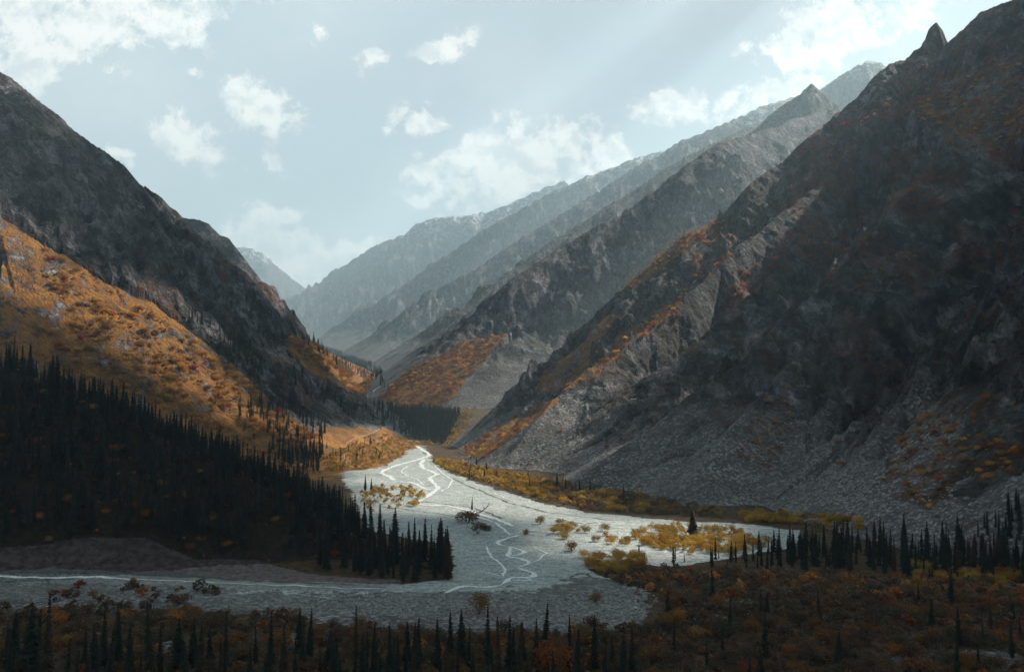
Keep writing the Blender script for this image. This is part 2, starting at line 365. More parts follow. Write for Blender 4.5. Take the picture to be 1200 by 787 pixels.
# ---------------------------------------------------------------- materials
def new_mat(name):
    m = bpy.data.materials.new(name); m.use_nodes = True; t = NT(m.node_tree)
    for n in list(t.n): t.n.remove(n)
    out = t.new('ShaderNodeOutputMaterial'); b = t.new('ShaderNodeBsdfPrincipled')
    b.inputs['Roughness'].default_value = .9; b.inputs['Specular IOR Level'].default_value = .2
    t.l.new(b.outputs[0], out.inputs[0]); return m, t, b, out
def ground_material():
    m, t, b, out = new_mat('mountain_ground')
    P = t.new('ShaderNodeNewGeometry').outputs['Position']
    a1 = t.new('ShaderNodeVertexColor', layer_name='m1'); a2 = t.new('ShaderNodeVertexColor', layer_name='m2')
    s1 = t.new('ShaderNodeSeparateColor'); t.put(s1.inputs[0], a1.outputs[0]); s2 = t.new('ShaderNodeSeparateColor'); t.put(s2.inputs[0], a2.outputs[0])
    grass, scree, gravel, bank = s1.outputs[0], s1.outputs[1], s1.outputs[2], a1.outputs[1]
    red, snow, wood, dist = s2.outputs[0], s2.outputs[1], s2.outputs[2], a2.outputs[1]
    Pr = t.mapv(P, (1, 1, .45), (.35, -.25, .5))
    n_big = t.noise(P, .006, 6, .6); n_mid = t.noise(Pr, .03, 8, .65, .4); n_fine = t.noise(P, .22, 6, .65); n_px = t.noise(P, .9, 3, .6)
    crack = t.voro(t.vm('ADD', Pr, t.vm('MULTIPLY', t.noise(P, .05, 4, .6, 0, 1), (22, 22, 22))), .06, 'DISTANCE_TO_EDGE')
    rock = t.mix(t.rng(n_mid, .38, .64), (.029, .030, .039, 1), (.19, .187, .20, 1))
    rock = t.mix(t.rng(n_big, .45, .7), rock, (.085, .095, .095, 1))
    rock = t.mix(t.m('MULTIPLY', t.rng(n_fine, .55, .72), .5), rock, (.21, .20, .205, 1))
    rock = t.mix(t.m('MULTIPLY', t.m('MULTIPLY', t.rng(crack, .0, .05, 1, 0), t.rng(n_mid, .4, .6)), .4), rock, (.03, .03, .034, 1))
    wv = t.vm('ADD', Pr, t.vm('MULTIPLY', t.noise(P, .09, 5, .65, 0, 1), (16, 16, 16)))
    for sc_, lo, hi in ((.05, .42, 1.75), (.15, .45, 1.7), (.4, .6, 1.45)):
        sc3 = t.new('ShaderNodeSeparateColor'); t.put(sc3.inputs[0], t.voro(wv, sc_, 'F1', 1))
        k_ = t.rng(sc3.outputs[0], 0, 1, lo, hi, False); cb = t.new('ShaderNodeCombineColor')
        for q in range(3): t.put(cb.inputs[q], k_)
        rock = t.mix(1., rock, cb.outputs[0], 'MULTIPLY')
    # thin turf and lichen on the rock
    turf = t.mix(t.rng(n_fine, .35, .7), (.10, .075, .03, 1), (.15, .115, .05, 1))
    nz = t.new('ShaderNodeSeparateXYZ'); t.put(nz.inputs[0], t.new('ShaderNodeNewGeometry').outputs['Normal'])
    flatn = t.rng(nz.outputs[2], .60, .88)
    rock = t.mix(t.m('MULTIPLY', flatn, t.m('MULTIPLY', t.rng(t.noise(P, .02, 6, .6), .42, .6), .6)), rock, turf)
    redc = t.mix(t.rng(t.noise(P, .07, 4, .6), .35, .65), (.16, .045, .03, 1), (.28, .12, .035, 1))
    rock = t.mix(t.m('MULTIPLY', red, t.rng(t.noise(P, .09, 8, .75), .43, .56)), rock, redc)
    sp_ = t.voro(P, .55, 'F1', 1); ssp = t.new('ShaderNodeSeparateColor'); t.put(ssp.inputs[0], sp_)
    stone = t.mix(t.m('POWER', ssp.outputs[0], 2.6), (.09, .09, .097, 1), (.42, .41, .395, 1))
    stone = t.mix(t.rng(t.noise(P, .02, 5, .6), .3, .7), stone, t.mix(.55, stone, (.10, .095, .09, 1)))
    strk = t.noise(t.mapv(P, (.02, .05, .02), (0, 0, .6)), 1, 6, .6)
    stone = t.mix(t.m('MULTIPLY', t.rng(strk, .5, .62), .55), stone, (.07, .062, .045, 1))
    gcol = t.mix(t.rng(t.noise(P, .05, 6, .65), .32, .68), (.17, .072, .024, 1), (.42, .20, .052, 1))
    gcol = t.mix(t.m('MULTIPLY', t.rng(t.noise(P, .018, 6, .6), .5, .62), .6), gcol, (.12, .075, .035, 1))
    gcol = t.mix(t.m('MULTIPLY', t.rng(n_fine, .52, .66), .5), gcol, (.10, .05, .02, 1))
    gcol = t.mix(t.rng(grass, .95, .65), gcol, t.mix(t.rng(n_fine, .4, .62), (.055, .035, .022, 1), (.15, .07, .03, 1)))
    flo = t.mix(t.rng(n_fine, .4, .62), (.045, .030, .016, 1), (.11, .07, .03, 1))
    grc = t.voro(P, .9, 'F1', 1); sgr = t.new('ShaderNodeSeparateColor'); t.put(sgr.inputs[0], grc)
    grav = t.mix(sgr.outputs[0], (.21, .25, .245, 1), (.54, .59, .57, 1))
    grav = t.mix(t.m('MULTIPLY', t.rng(t.noise(t.mapv(P, (.05, .13, .05), (0, 0, .25)), 1, 9, .75, .8), .48, .62), .7), grav, (.20, .23, .22, 1))
    grav = t.mix(t.m('MULTIPLY', t.rng(t.noise(P, .03, 5, .6, .3), .55, .7), .5), grav, (.50, .50, .46, 1))
    grav = t.mix(t.m('MULTIPLY', t.rng(t.noise(P, .35, 5, .7), .54, .64), .6), grav, (.15, .165, .165, 1))
    bk = t.mix(t.rng(t.noise(t.mapv(P, (.3, .3, .05)), 1, 6, .6), .35, .65), (.095, .075, .072, 1), (.22, .18, .17, 1))
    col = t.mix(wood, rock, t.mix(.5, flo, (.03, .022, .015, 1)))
    isfl = t.m('SUBTRACT', 1, t.m('MINIMUM', dist, 1))
    col = t.mix(dist, col, flo)
    col = t.mix(scree, col, stone)
    col = t.mix(t.m('MULTIPLY', t.m('MINIMUM', t.m('MULTIPLY', grass, 3), 1), t.rng(t.m('ADD', t.m('ADD', t.noise(P, .05, 9, .74), t.m('MULTIPLY', t.m('SUBTRACT', grass, 1), .22)), t.m('MULTIPLY', t.m('SUBTRACT', nz.outputs[2], .75), .3)), .36, .50)), col, gcol)
    col = t.mix(bank, col, bk)
    col = t.mix(gravel, col, grav)
    col = t.mix(t.m('MULTIPLY', snow, t.rng(t.noise(P, .012, 9, .75), .50, .56)), col, (.75, .77, .8, 1))
    t.put(b.inputs['Base Color'], col)
    rel = t.noise(t.mapv(P, (1, 1, .6), (.5, .3, -.4)), .11, 7, .68, .3)
    hgt = t.m('ADD', t.m('ADD', t.m('MULTIPLY', n_mid, 14), t.m('MULTIPLY', t.m('ABSOLUTE', t.m('SUBTRACT', rel, .5)), 26)), t.m('MULTIPLY', n_fine, 3.2)); hgt = t.m('ADD', hgt, t.m('MULTIPLY', n_px, .6))
    hgt = t.m('ADD', hgt, t.m('MULTIPLY', t.m('MINIMUM', crack, .12), 30))
    rockw = t.m('SUBTRACT', 1, t.m('MAXIMUM', gravel, t.m('MAXIMUM', dist, t.m('MAXIMUM', scree, t.m('MULTIPLY', grass, .8)))), clamp=True)
    hs = t.m('ADD', t.m('MULTIPLY', ssp.outputs[1], 1.0), t.m('MULTIPLY', n_fine, 1.6))
    hh = t.m('ADD', t.m('MULTIPLY', hgt, rockw), t.m('MULTIPLY', hs, t.m('SUBTRACT', 1, rockw)))
    hh = t.m('MULTIPLY', hh, t.m('SUBTRACT', 1, t.m('MULTIPLY', gravel, .72)))
    bp = t.new('ShaderNodeBump'); bp.inputs['Strength'].default_value = 1.0; bp.inputs['Distance'].default_value = 1.9
    t.put(bp.inputs['Height'], hh); t.put(b.inputs['Normal'], bp.outputs[0])
    return m
M_GROUND = ground_material()

# ---------------------------------------------------------------- terrain meshes
co = np.stack([GXX, GYY, Z], -1).reshape(-1, 3)
zer = np.zeros_like(Z)
dist = (BID < 0) * 1.0
gw = np.where(PX > 845, .62, np.where(PX > 560, .88, 1.0)) * np.where((PX > 840) & (PY > 400), .75, 1)
m1 = np.stack([MK['grass'] * gw * (1 - gravel), np.maximum(scree, stony), gravel * (1 - .85 * stony), np.clip(bank, 0, 1)], -1).reshape(-1, 4)
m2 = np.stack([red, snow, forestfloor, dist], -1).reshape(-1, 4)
FC = grid_faces(*Z.shape)
fid = BID.reshape(-1)[FC[:, 0]].astype(int)
fg = gravel.reshape(-1)[FC].mean(1) > .5
names = [s['name'] for s in SPURS]
def submesh(name, sel):
    f = FC[sel]; uq, inv = np.unique(f.ravel(), return_inverse=True)
    return mesh_from(name, co[uq], inv.reshape(-1, 4), M_GROUND, {'m1': m1[uq], 'm2': m2[uq]})
tag(submesh('valley_floor', (fid < 0) & ~fg), kind='structure')
tag(submesh('gravel_bed', fg), kind='structure')
done = []
for nm in names:
    if nm in done: continue
    done.append(nm); ids = [i for i, n in enumerate(names) if n == nm]
    sel = np.isin(fid, ids) & ~fg
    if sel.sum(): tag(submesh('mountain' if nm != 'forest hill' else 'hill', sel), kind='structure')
# the land beside and behind the view (coarse)
az0 = math.atan(.70); AZ = np.linspace(az0, 2 * math.pi - az0, 240)
RR = np.exp(np.linspace(math.log(10), math.log(16000), 170))
GA, GR = np.meshgrid(AZ, RR); sx, sy = np.sin(GA) * GR, np.cos(GA) * GR
Zs, Bs, Ms = height(sx, sy)
z4 = np.zeros(Zs.shape)
mesh_from('surrounding_mountains', np.stack([sx, sy, Zs], -1).reshape(-1, 3), grid_faces(*Zs.shape), M_GROUND,
          {'m1': np.stack([z4, (Ms['h'] < 90) * (Bs >= 0) * 1., z4, z4], -1).reshape(-1, 4), 'm2': np.stack([z4, z4, z4, (Bs < 0) * 1.], -1).reshape(-1, 4)})['kind'] = 'structure'

# ---------------------------------------------------------------- haze
def haze():
    x0, x1, y0, y1, z0, z1 = -16500, 16500, -16500, 23500, -60, 4200
    v = [(x0,y0,z0),(x1,y0,z0),(x1,y1,z0),(x0,y1,z0),(x0,y0,z1),(x1,y0,z1),(x1,y1,z1),(x0,y1,z1)]
    f = [(0,3,2,1),(4,5,6,7),(0,1,5,4),(1,2,6,5),(2,3,7,6),(3,0,4,7)]
    m = bpy.data.materials.new('haze_air'); m.use_nodes = True; t = NT(m.node_tree)
    for n in list(t.n): t.n.remove(n)
    out = t.new('ShaderNodeOutputMaterial'); pv = t.new('ShaderNodeVolumePrincipled')
    pv.inputs['Density'].default_value = 6.5e-5; pv.inputs['Color'].default_value = (.61, .84, .98, 1); pv.inputs['Anisotropy'].default_value = .35
    t.l.new(pv.outputs[0], out.inputs['Volume'])
    mesh_from('haze', np.array(v, float), np.array(f), m, smooth=False)['kind'] = 'stuff'
haze()
# ---------------------------------------------------------------- unseen cloud deck added on the sun side, cut to shade the valley
SHADE = [([(-140,240),(0,338),(60,372),(100,396),(150,424),(200,456),(250,484),(300,503),(345,518),(372,535),(380,560),(420,600),(520,604),(600,606),(632,610),(640,640),(655,660),(735,668),(900,658),(950,645),(1040,650),(1060,640),(1330,640),(1330,1100),(-140,1100)], 1.0),
         ([(290,425),(340,440),(400,470),(440,480),(480,480),(535,484),(528,508),(500,508),(450,496),(380,498),(330,480),(300,450)], 1.0),
         ([(-140,-60),(60,60),(205,220),(290,335),(405,450),(370,466),(300,425),(240,355),(180,325),(130,300),(60,255),(0,222),(-140,130)], .56),
         ([(780,500),(880,430),(920,330),(1100,240),(1330,120),(1330,625),(940,580),(820,560)], .8)]
def shade_cloud_deck():
    H = 3300.; tz = math.tan(SUN_EL); dx, dy = math.sin(SUN_AZ), math.cos(SUN_AZ)
    st = 24.
    gx = np.arange(1200, 7000, st); gyy = np.arange(600, 6800, st); X, Y = np.meshgrid(gx, gyy)
    fx = np.full(X.shape, np.nan); fy = np.full(X.shape, np.nan)
    open_ = np.ones(X.shape, bool)
    for z in np.arange(1500, -20, -5.):
        k = (H - z) / tz; x = X - dx * k; y = Y - dy * k
        ok = open_ & (y > 210) & (np.abs(x) < .69 * y) & (y < 4000)
        zt = np.where(ok, sample(Z, np.where(ok, x, 0.), np.where(ok, y, 500.)), -1e9)
        h_ = ok & (zt >= z); fx[h_] = x[h_]; fy[h_] = y[h_]; open_ &= ~h_
        near = open_ & (z < 10) & (y <= 210) & (y > -500) & (np.abs(x) < 700)
        fx[near] = x[near]; fy[near] = 211.; open_ &= ~near
    ok = ~np.isnan(fx)
    xx = np.where(ok, fx, 0.); yy = np.where(ok, fy, 500.); xx = np.clip(xx, -.69 * yy, .69 * yy)
    px, py = proj(xx, yy, sample(Z, xx, yy))
    n = fbm(X / 420, Y / 420, 5)
    fill = np.zeros(X.shape, bool)
    for poly, cov in SHADE:
        thr = 9 if cov >= 1 else (cov - .5) * 1.1
        fill |= ok & inpoly(px + 14 * fbm(X / 150 + 5, Y / 150, 3), py + 14 * fbm(X / 150, Y / 150 + 8, 3), poly) & (n < thr)
    idx = np.argwhere(fill)
    nr, nc = X.shape
    cell = fill.copy()
    # corner heights
    cx = np.arange(nc + 1) * st + gx[0] - st / 2; cy = np.arange(nr + 1) * st + gyy[0] - st / 2
    CX, CY = np.meshgrid(cx, cy)
    jx = CX + 16 * gn(CX / 90, CY / 90); jy = CY + 16 * gn(CX / 90 + 9, CY / 90)
    top = H + 60 + 150 * np.abs(fbm(CX / 300, CY / 300, 5)); bot = H - 12 + 10 * fbm(CX / 200, CY / 200, 3)
    pad = np.pad(cell, 1)
    V = []; Fq = []
    vid = np.arange((nr + 1) * (nc + 1)).reshape(nr + 1, nc + 1); N = vid.size
    V = np.concatenate([np.stack([jx, jy, top], -1).reshape(-1, 3), np.stack([jx, jy, bot], -1).reshape(-1, 3)])
    r, c = idx[:, 0], idx[:, 1]
    a, b, d, e = vid[r, c], vid[r, c + 1], vid[r + 1, c + 1], vid[r + 1, c]
    Fq = [np.stack([a, b, d, e], -1), np.stack([e, d, b, a], -1) + N]
    for (dr, dc, p, q) in ((-1, 0, (0, 0), (0, 1)), (1, 0, (1, 1), (1, 0)), (0, -1, (1, 0), (0, 0)), (0, 1, (0, 1), (1, 1))):
        s = ~pad[r + 1 + dr, c + 1 + dc]; rr, cc = r[s], c[s]
        v1 = vid[rr + p[0], cc + p[1]]; v2 = vid[rr + q[0], cc + q[1]]
        Fq.append(np.stack([v1, v1 + N, v2 + N, v2], -1))
    Fq = np.concatenate(Fq); uq, inv = np.unique(Fq.ravel(), return_inverse=True)
    m, t, b_, out = new_mat('shade_deck_white'); b_.inputs['Base Color'].default_value = (.8, .8, .8, 1); b_.inputs['Roughness'].default_value = 1
    tag(mesh_from('added_shade_clouds', V[uq], inv.reshape(-1, 4), m), kind='stuff')
shade_cloud_deck()

# ---------------------------------------------------------------- foliage materials
def leaf_mat(name, rough=.8, trans=.3, use_attr=False, var=.35):
    m, t, b, out = new_mat(name)
    if use_attr: col = t.new('ShaderNodeVertexColor', layer_name='tint').outputs[0]
    else: col = t.new('ShaderNodeObjectInfo').outputs['Color']
    P = t.new('ShaderNodeNewGeometry').outputs['Position']
    n = t.noise(P, .55, 3, .6)
    col = t.mix(t.rng(n, .3, .7), t.mix(var, col, (.01, .008, .006, 1)), col)
    b.inputs['Roughness'].default_value = rough; t.put(b.inputs['Base Color'], col)
    if trans:
        tr = t.new('ShaderNodeBsdfTranslucent'); t.put(tr.inputs[0], col); mx = t.new('ShaderNodeMixShader'); mx.inputs[0].default_value = trans
        t.l.new(b.outputs[0], mx.inputs[1]); t.l.new(tr.outputs[0], mx.inputs[2]); t.l.new(mx.outputs[0], out.inputs[0])
    return m
M_NEEDLE = leaf_mat('spruce_needles', .85, .08); M_NEEDLE_A = leaf_mat('spruce_needles_far', .85, .08, True)
M_LEAF = leaf_mat('autumn_leaves', .8, .35); M_LEAF_A = leaf_mat('autumn_leaves_far', .8, .35, True)
def plain_mat(name, c1, c2, scale=1., rough=.9, bump=.3):
    m, t, b, out = new_mat(name); P = t.new('ShaderNodeTexCoord').outputs['Object']
    n = t.noise(P, scale, 6, .65); t.put(b.inputs['Base Color'], t.mix(t.rng(n, .3, .7), c1, c2)); b.inputs['Roughness'].default_value = rough
    bp = t.new('ShaderNodeBump'); bp.inputs['Distance'].default_value = bump; t.put(bp.inputs['Height'], n); t.put(b.inputs['Normal'], bp.outputs[0])
    return m
M_BARK = plain_mat('bark', (.035, .026, .02, 1), (.10, .08, .065, 1), 3)
M_DEAD = plain_mat('dead_wood', (.10, .09, .085, 1), (.28, .26, .24, 1), 2)
M_ROCK = plain_mat('boulder_stone', (.13, .13, .135, 1), (.40, .39, .375, 1), .8)

# ---------------------------------------------------------------- foliage shapes (unit height)
def tube(pts, rad, n=6):
    pts = np.array(pts, float); V = []; Fc = []
    for k, (p, r) in enumerate(zip(pts, rad)):
        d = pts[min(k + 1, len(pts) - 1)] - pts[max(k - 1, 0)]; d /= np.linalg.norm(d)
        a = np.cross(d, (0.3, 1, .1)); a /= np.linalg.norm(a); b = np.cross(d, a)
        for i in range(n):
            th = 2 * math.pi * i / n; V.append(p + r * (a * math.cos(th) + b * math.sin(th)))
    for k in range(len(pts) - 1):
        for i in range(n): Fc.append((k * n + i, k * n + (i + 1) % n, (k + 1) * n + (i + 1) % n, (k + 1) * n + i))
    return np.array(V), np.array(Fc)
def spruce_crown(seed, R=.115, tiers=34, m=10, base=.07):
    g = np.random.default_rng(seed); V = []; Fc = []
    lean = g.normal(0, .006, 2)
    for k in range(tiers):
        t = (k + g.random() * .6) / tiers; z = base + (1 - base) * t * .985
        r0 = R * ((1 - t) ** .72) * (.78 + .3 * g.random()) * (1 - .35 * max(0, .12 - t) / .12) + .004
        mm = max(5, int(m * (1 - .45 * t)))
        for i in range(mm):
            th = 2 * math.pi * (i + g.random() * .9) / mm; r = r0 * (.6 + .55 * g.random()); dr = .018 + .35 * r * (1 - t * .9)
            d = np.array((math.cos(th), math.sin(th), 0)); s = np.array((-d[1], d[0], 0)); w = .012 + .20 * r
            o = np.array((lean[0] * t, lean[1] * t, z))
            p0 = o + (0, 0, .012); p1 = o + d * r * .55 + (0, 0, -dr * .35); p2 = o + d * r + (0, 0, -dr * (.75 + .3 * g.random()))
            n0 = len(V)
            V += [p0, p1 + s * w * (.8 + .5 * g.random()) - (0, 0, w * .55), p2, p1 - s * w * (.8 + .5 * g.random()) - (0, 0, w * .55), p1 + (0, 0, .006)]
            Fc += [(n0, n0 + 1, n0 + 4), (n0 + 1, n0 + 2, n0 + 4), (n0 + 2, n0 + 3, n0 + 4), (n0 + 3, n0, n0 + 4)]
    n0 = len(V); V += [np.array((lean[0] + .004, lean[1], .96)), np.array((lean[0] - .004, lean[1] + .004, .96)), np.array((lean[0], lean[1] - .005, .96)), np.array((lean[0], lean[1], 1.0))]
    Fc += [(n0, n0 + 1, n0 + 3), (n0 + 1, n0 + 2, n0 + 3), (n0 + 2, n0, n0 + 3)]
    return np.array(V), np.array(Fc)
def spruce_far(seed, R=.12, tiers=13, m=7):
    g = np.random.default_rng(seed); V = []; Fc = []
    for k in range(tiers):
        t = (k + g.random() * .4) / tiers; z = .05 + .93 * t; r = R * ((1 - t) ** .75) * (.8 + .35 * g.random()) + .006
        n0 = len(V); V.append((0, 0, z + .085)); ph = g.random() * 6.28
        for i in range(2 * m):
            th = ph + math.pi * i / m + .12 * g.normal(); q = r * (.75 + .5 * g.random()) if i % 2 == 0 else r * .5
            V.append((math.cos(th) * q, math.sin(th) * q, z - (.25 * r + .01) * (1 if i % 2 == 0 else .4)))
        for i in range(2 * m): Fc.append((n0, n0 + 1 + i, n0 + 1 + (i + 1) % (2 * m)))
    return np.array(V), np.array(Fc)
def bush(seed, nl, leaf, lobes=9, tall=1.0, spread=.5):
    g = np.random.default_rng(seed)
    a = g.random(lobes) * 6.28; rr = spread * np.sqrt(g.random(lobes)) * .75
    Lc = np.stack([np.cos(a) * rr, np.sin(a) * rr, tall * (.28 + .45 * g.random(lobes) * (1 - rr / spread * .5))], -1); Lr = .17 + .12 * g.random(lobes)
    k = g.integers(0, lobes, nl); d = g.normal(size=(nl, 3)); d /= np.linalg.norm(d, axis=1)[:, None]
    c = Lc[k] + d * (Lr[k] * (.55 + .55 * g.random(nl)))[:, None]; c[:, 2] = np.maximum(c[:, 2], .02)
    n = d + g.normal(size=(nl, 3)) * .6; n /= np.linalg.norm(n, axis=1)[:, None]
    u = np.cross(n, g.normal(size=(nl, 3))); u /= np.linalg.norm(u, axis=1)[:, None]; v = np.cross(n, u)
    s = (leaf * (.6 + .8 * g.random(nl)))[:, None]
    V = np.stack([c - u * s, c - v * s * .7, c + u * s, c + v * s * .7], 1).reshape(-1, 3)
    return V, np.arange(nl * 4).reshape(-1, 4)
def stems(seed, n=5, tall=.6, r=.018):
    g = np.random.default_rng(seed); VV = []; FF = []; o = 0
    for i in range(n):
        a = g.random() * 6.28; q = .1 + .22 * g.random()
        V, Fc = tube([(0.02 * math.cos(a), .02 * math.sin(a), -.03), (q * .5 * math.cos(a), q * .5 * math.sin(a), tall * .5), (q * math.cos(a), q * math.sin(a), tall)], [r, r * .7, r * .25], 4)
        VV.append(V); FF.append(Fc + o); o += len(V)
    return np.concatenate(VV), np.concatenate(FF)
def boulder_shape(seed, sub=2):
    import bmesh
    bm = bmesh.new(); bmesh.ops.create_icosphere(bm, subdivisions=sub, radius=.5); g = np.random.default_rng(seed)
    v = np.array([q.co[:] for q in bm.verts]); f = np.array([[q.index for q in p.verts] for p in bm.faces]); bm.free()
    for _ in range(9):
        n = g.normal(size=3); n /= np.linalg.norm(n); d = .26 + .16 * g.random(); h_ = v @ n; v = v - np.outer(np.maximum(h_ - d, 0), n)
    v = v * (1, .8 + .3 * g.random(), .6 + .25 * g.random()); return v, f

def raw_mesh(name, V, Fc, mat, smooth=False):
    o = mesh_from(name, V, Fc, mat, smooth=smooth, nv=Fc.shape[1]); me = o.data; bpy.data.objects.remove(o); return me
def scatter_mesh(name, protos, P, H, mat, tint, kind='stuff', spread=None, label=None):
    """one mesh of many copies: P positions (n,3), H sizes (n,)"""
    g = np.random.default_rng(len(P)); which = g.integers(0, len(protos), len(P)); VV = []; FF = []; TT = []; o = 0
    for k, (V, Fc) in enumerate(protos):
        s = which == k; n = s.sum()
        if not n: continue
        a = g.random(n) * 6.28; ca, sa = np.cos(a)[:, None], np.sin(a)[:, None]; h_ = H[s][:, None]; wd = h_ * (spread[s][:, None] if spread is not None else 1)
        X = (V[None, :, 0] * ca - V[None, :, 1] * sa) * wd + P[s][:, 0:1]; Y = (V[None, :, 0] * sa + V[None, :, 1] * ca) * wd + P[s][:, 1:2]; Zz = V[None, :, 2] * h_ + P[s][:, 2:3]
        VV.append(np.stack([X, Y, Zz], -1).reshape(-1, 3)); FF.append((Fc[None] + (np.arange(n) * len(V))[:, None, None]).reshape(-1, Fc.shape[1]) + o); o += n * len(V)
        tt = np.ones((n, len(V), 4)); tt[..., :3] = tint[s][:, None, :]; TT.append(tt.reshape(-1, 4))
    ob = mesh_from(name, np.concatenate(VV), np.concatenate(FF), mat, {'tint': np.concatenate(TT)}, smooth=False, nv=protos[0][1].shape[1])
    return tag(ob, label, kind=kind)

# ---------------------------------------------------------------- where things grow
def pts_in(polys, per_m2, cond=None, mind=0, seed=0, maxn=20000):
    """random ground points inside outlines, even per square metre of ground, seen or just behind an edge"""
    g = np.random.default_rng(seed); out = []
    for poly in polys:
        sel = inpoly(PX, PY, poly) & (GYY > 200) & (PY < RUNMIN + 14)
        if cond is not None: sel &= cond > .5
        jj, ii = np.nonzero(sel)
        if not len(jj): continue
        area = AREA[jj, ii]; n = g.poisson(min(area.sum() * per_m2, 60000))
        if not n: continue
        k = g.choice(len(jj), n, p=area / area.sum()); u = U[ii[k]] + (g.random(n) - .5) * (U[1] - U[0]); yy = YR[jj[k]] + (g.random(n) - .5) * DY[jj[k]]
        x = u * yy; out.append(np.stack([x, yy, sample(Z, x, yy)], -1))
    P = np.concatenate(out) if out else np.zeros((0, 3))
    if mind:
        cell = {}; keep = []
        for i, p in enumerate(P):
            c = (int(p[0] // mind), int(p[1] // mind))
            if any(abs(P[j][0] - p[0]) + abs(P[j][1] - p[1]) < mind * 1.2 for a in (-1, 0, 1) for b in (-1, 0, 1) for j in cell.get((c[0] + a, c[1] + b), ())): continue
            cell.setdefault(c, []).append(i); keep.append(i)
        P = P[keep]
    return P[:maxn]
def ground_at(px, py):
    p = hit(px, py); return p if p is not None else at(px, py, 400)
def on_ground(x, y): return np.array((x, y, float(sample(Z, np.array([x]), np.array([y]))[0])))

SPR = [spruce_crown(s, R) for s, R in ((1, .105), (2, .125), (3, .095), (4, .14), (5, .115))]
SPR_ME = [raw_mesh('crown', V, Fc, M_NEEDLE) for V, Fc in SPR]
TR_ME = raw_mesh('trunk', *tube([(0, 0, -.03), (0, 0, .3), (0, 0, .96)], [.014, .010, .002], 7), M_BARK)
SPF = [spruce_far(s, R) for s, R in ((1, .11), (2, .13), (3, .10), (4, .12))]
rnd = random.Random(5)
def spruce(p, H, label, group=None, cat='spruce', color=None, wide=None, variant=None):
    wide = wide or rnd.choice((.75, .85, 1, 1, 1.15, 1.35, 1.6))
    root = bpy.data.objects.new('spruce_tree', None); C.objects.link(root); root.location = p; root.empty_display_size = 1
    if len(label.split()) > 16: print('LONG', label)
    root.rotation_euler = (rnd.gauss(0, .025), rnd.gauss(0, .025), rnd.random() * 6.28); root.scale = (H * wide, H * wide, H)
    tag(root, label, cat, group)
    me = SPR_ME[rnd.randrange(5) if variant is None else variant]
    c = bpy.data.objects.new('crown', me); C.objects.link(c); c.parent = root
    q = rnd.random(); c.color = color or ((.014 + .012 * q, .021 + .012 * q, .018 + .006 * q, 1) if rnd.random() > .14 else (.05, .036, .022, 1))
    t = bpy.data.objects.new('trunk', TR_ME); C.objects.link(t); t.parent = root
    return root

isHill = (BID == len(SPURS) - 1)
hillcond = isHill & (bank < .5) & (gravel < .5)
hillcond2 = hillcond | ((BID < 0) & (gravel < .5) & (bank < .5))
T = []   # (P, H, label, group)
hill = np.concatenate([pts_in([[(-140,370),(-140,668),(540,700),(540,640),(460,600),(300,520),(0,385)]], .026, hillcond, 4.0, 1), pts_in([[(350,664),(430,655),(524,655),(528,684),(470,688),(400,680)]], .03, (BID < 0) & (gravel < .5) & (bank < .5), 4.0, 71)])
g = np.random.default_rng(2)
hp = proj(hill[:, 0], hill[:, 1], hill[:, 2]); edge = (hp[1] > 648 - .0 * hp[0]) & (hp[0] < 360)
hill = hill[~edge]
hH = 12 + 15 * g.random(len(hill)) ** 1.3
right_row = pts_in([[(735,650),(830,652),(900,648),(945,640),(1050,640),(1330,650),(1330,690),(1200,684),(1100,678),(1000,670),(900,668),(740,664)]], .045, None, 3.6, 3)
rp = proj(right_row[:, 0], right_row[:, 1], right_row[:, 2])[0]
right_row = right_row[g.random(len(rp)) < np.clip((rp - 730) / 240, .12, 1)]
rH = 5 + 12.5 * g.random(len(right_row)) ** .9; rp = proj(right_row[:, 0], right_row[:, 1], right_row[:, 2])[0]; rH *= np.clip(.55 + (rp - 740) / 500, .55, 1.15)
rside = pts_in([[(1110,655),(1150,620),(1200,590),(1330,560),(1330,668),(1200,672),(1110,668)]], .045, None, 3.5, 4); rsH = 7 + 9 * g.random(len(rside))
bottom = pts_in([[(-140,772),(740,775),(760,900),(-140,900)]], .011, None, 4.5, 5); bH = 12 + 9 * g.random(len(bottom))
lowr = pts_in([[(760,700),(1200,710),(1200,900),(760,900)]], .0016, None, 5, 6); lH = 8 + 9 * g.random(len(lowr))
midl = pts_in([[(275,478),(300,470),(335,478),(385,505),(372,556),(340,548),(290,515)], [(335,432),(390,462),(440,478),(470,482),(535,486),(520,522),(490,516),(450,500),(400,484),(350,460)], [(215,372),(260,385),(320,440),(300,450),(250,410)],
                [(460,478),(540,484),(520,524),(488,510)]], .010, None, 6, 7); mH = 14 + 10 * g.random(len(midl))
meadow = pts_in([[(380,510),(470,518),(440,545),(385,552)]], .0012, None, 8, 8); meH = 5 + 10 * g.random(len(meadow))
farl = pts_in([[(352,398),(395,412),(445,432),(450,446),(425,446),(385,428),(360,412)], [(440,445),(470,452),(452,462)]], .007, None, 9, 9); fH = 17 + 10 * g.random(len(farl))
stray = pts_in([[(230,440),(300,470),(290,500),(240,470)], [(520,560),(700,585),(900,608),(900,600),(700,578),(540,545)]], .0012, None, 6, 10); sH = 7 + 8 * g.random(len(stray))
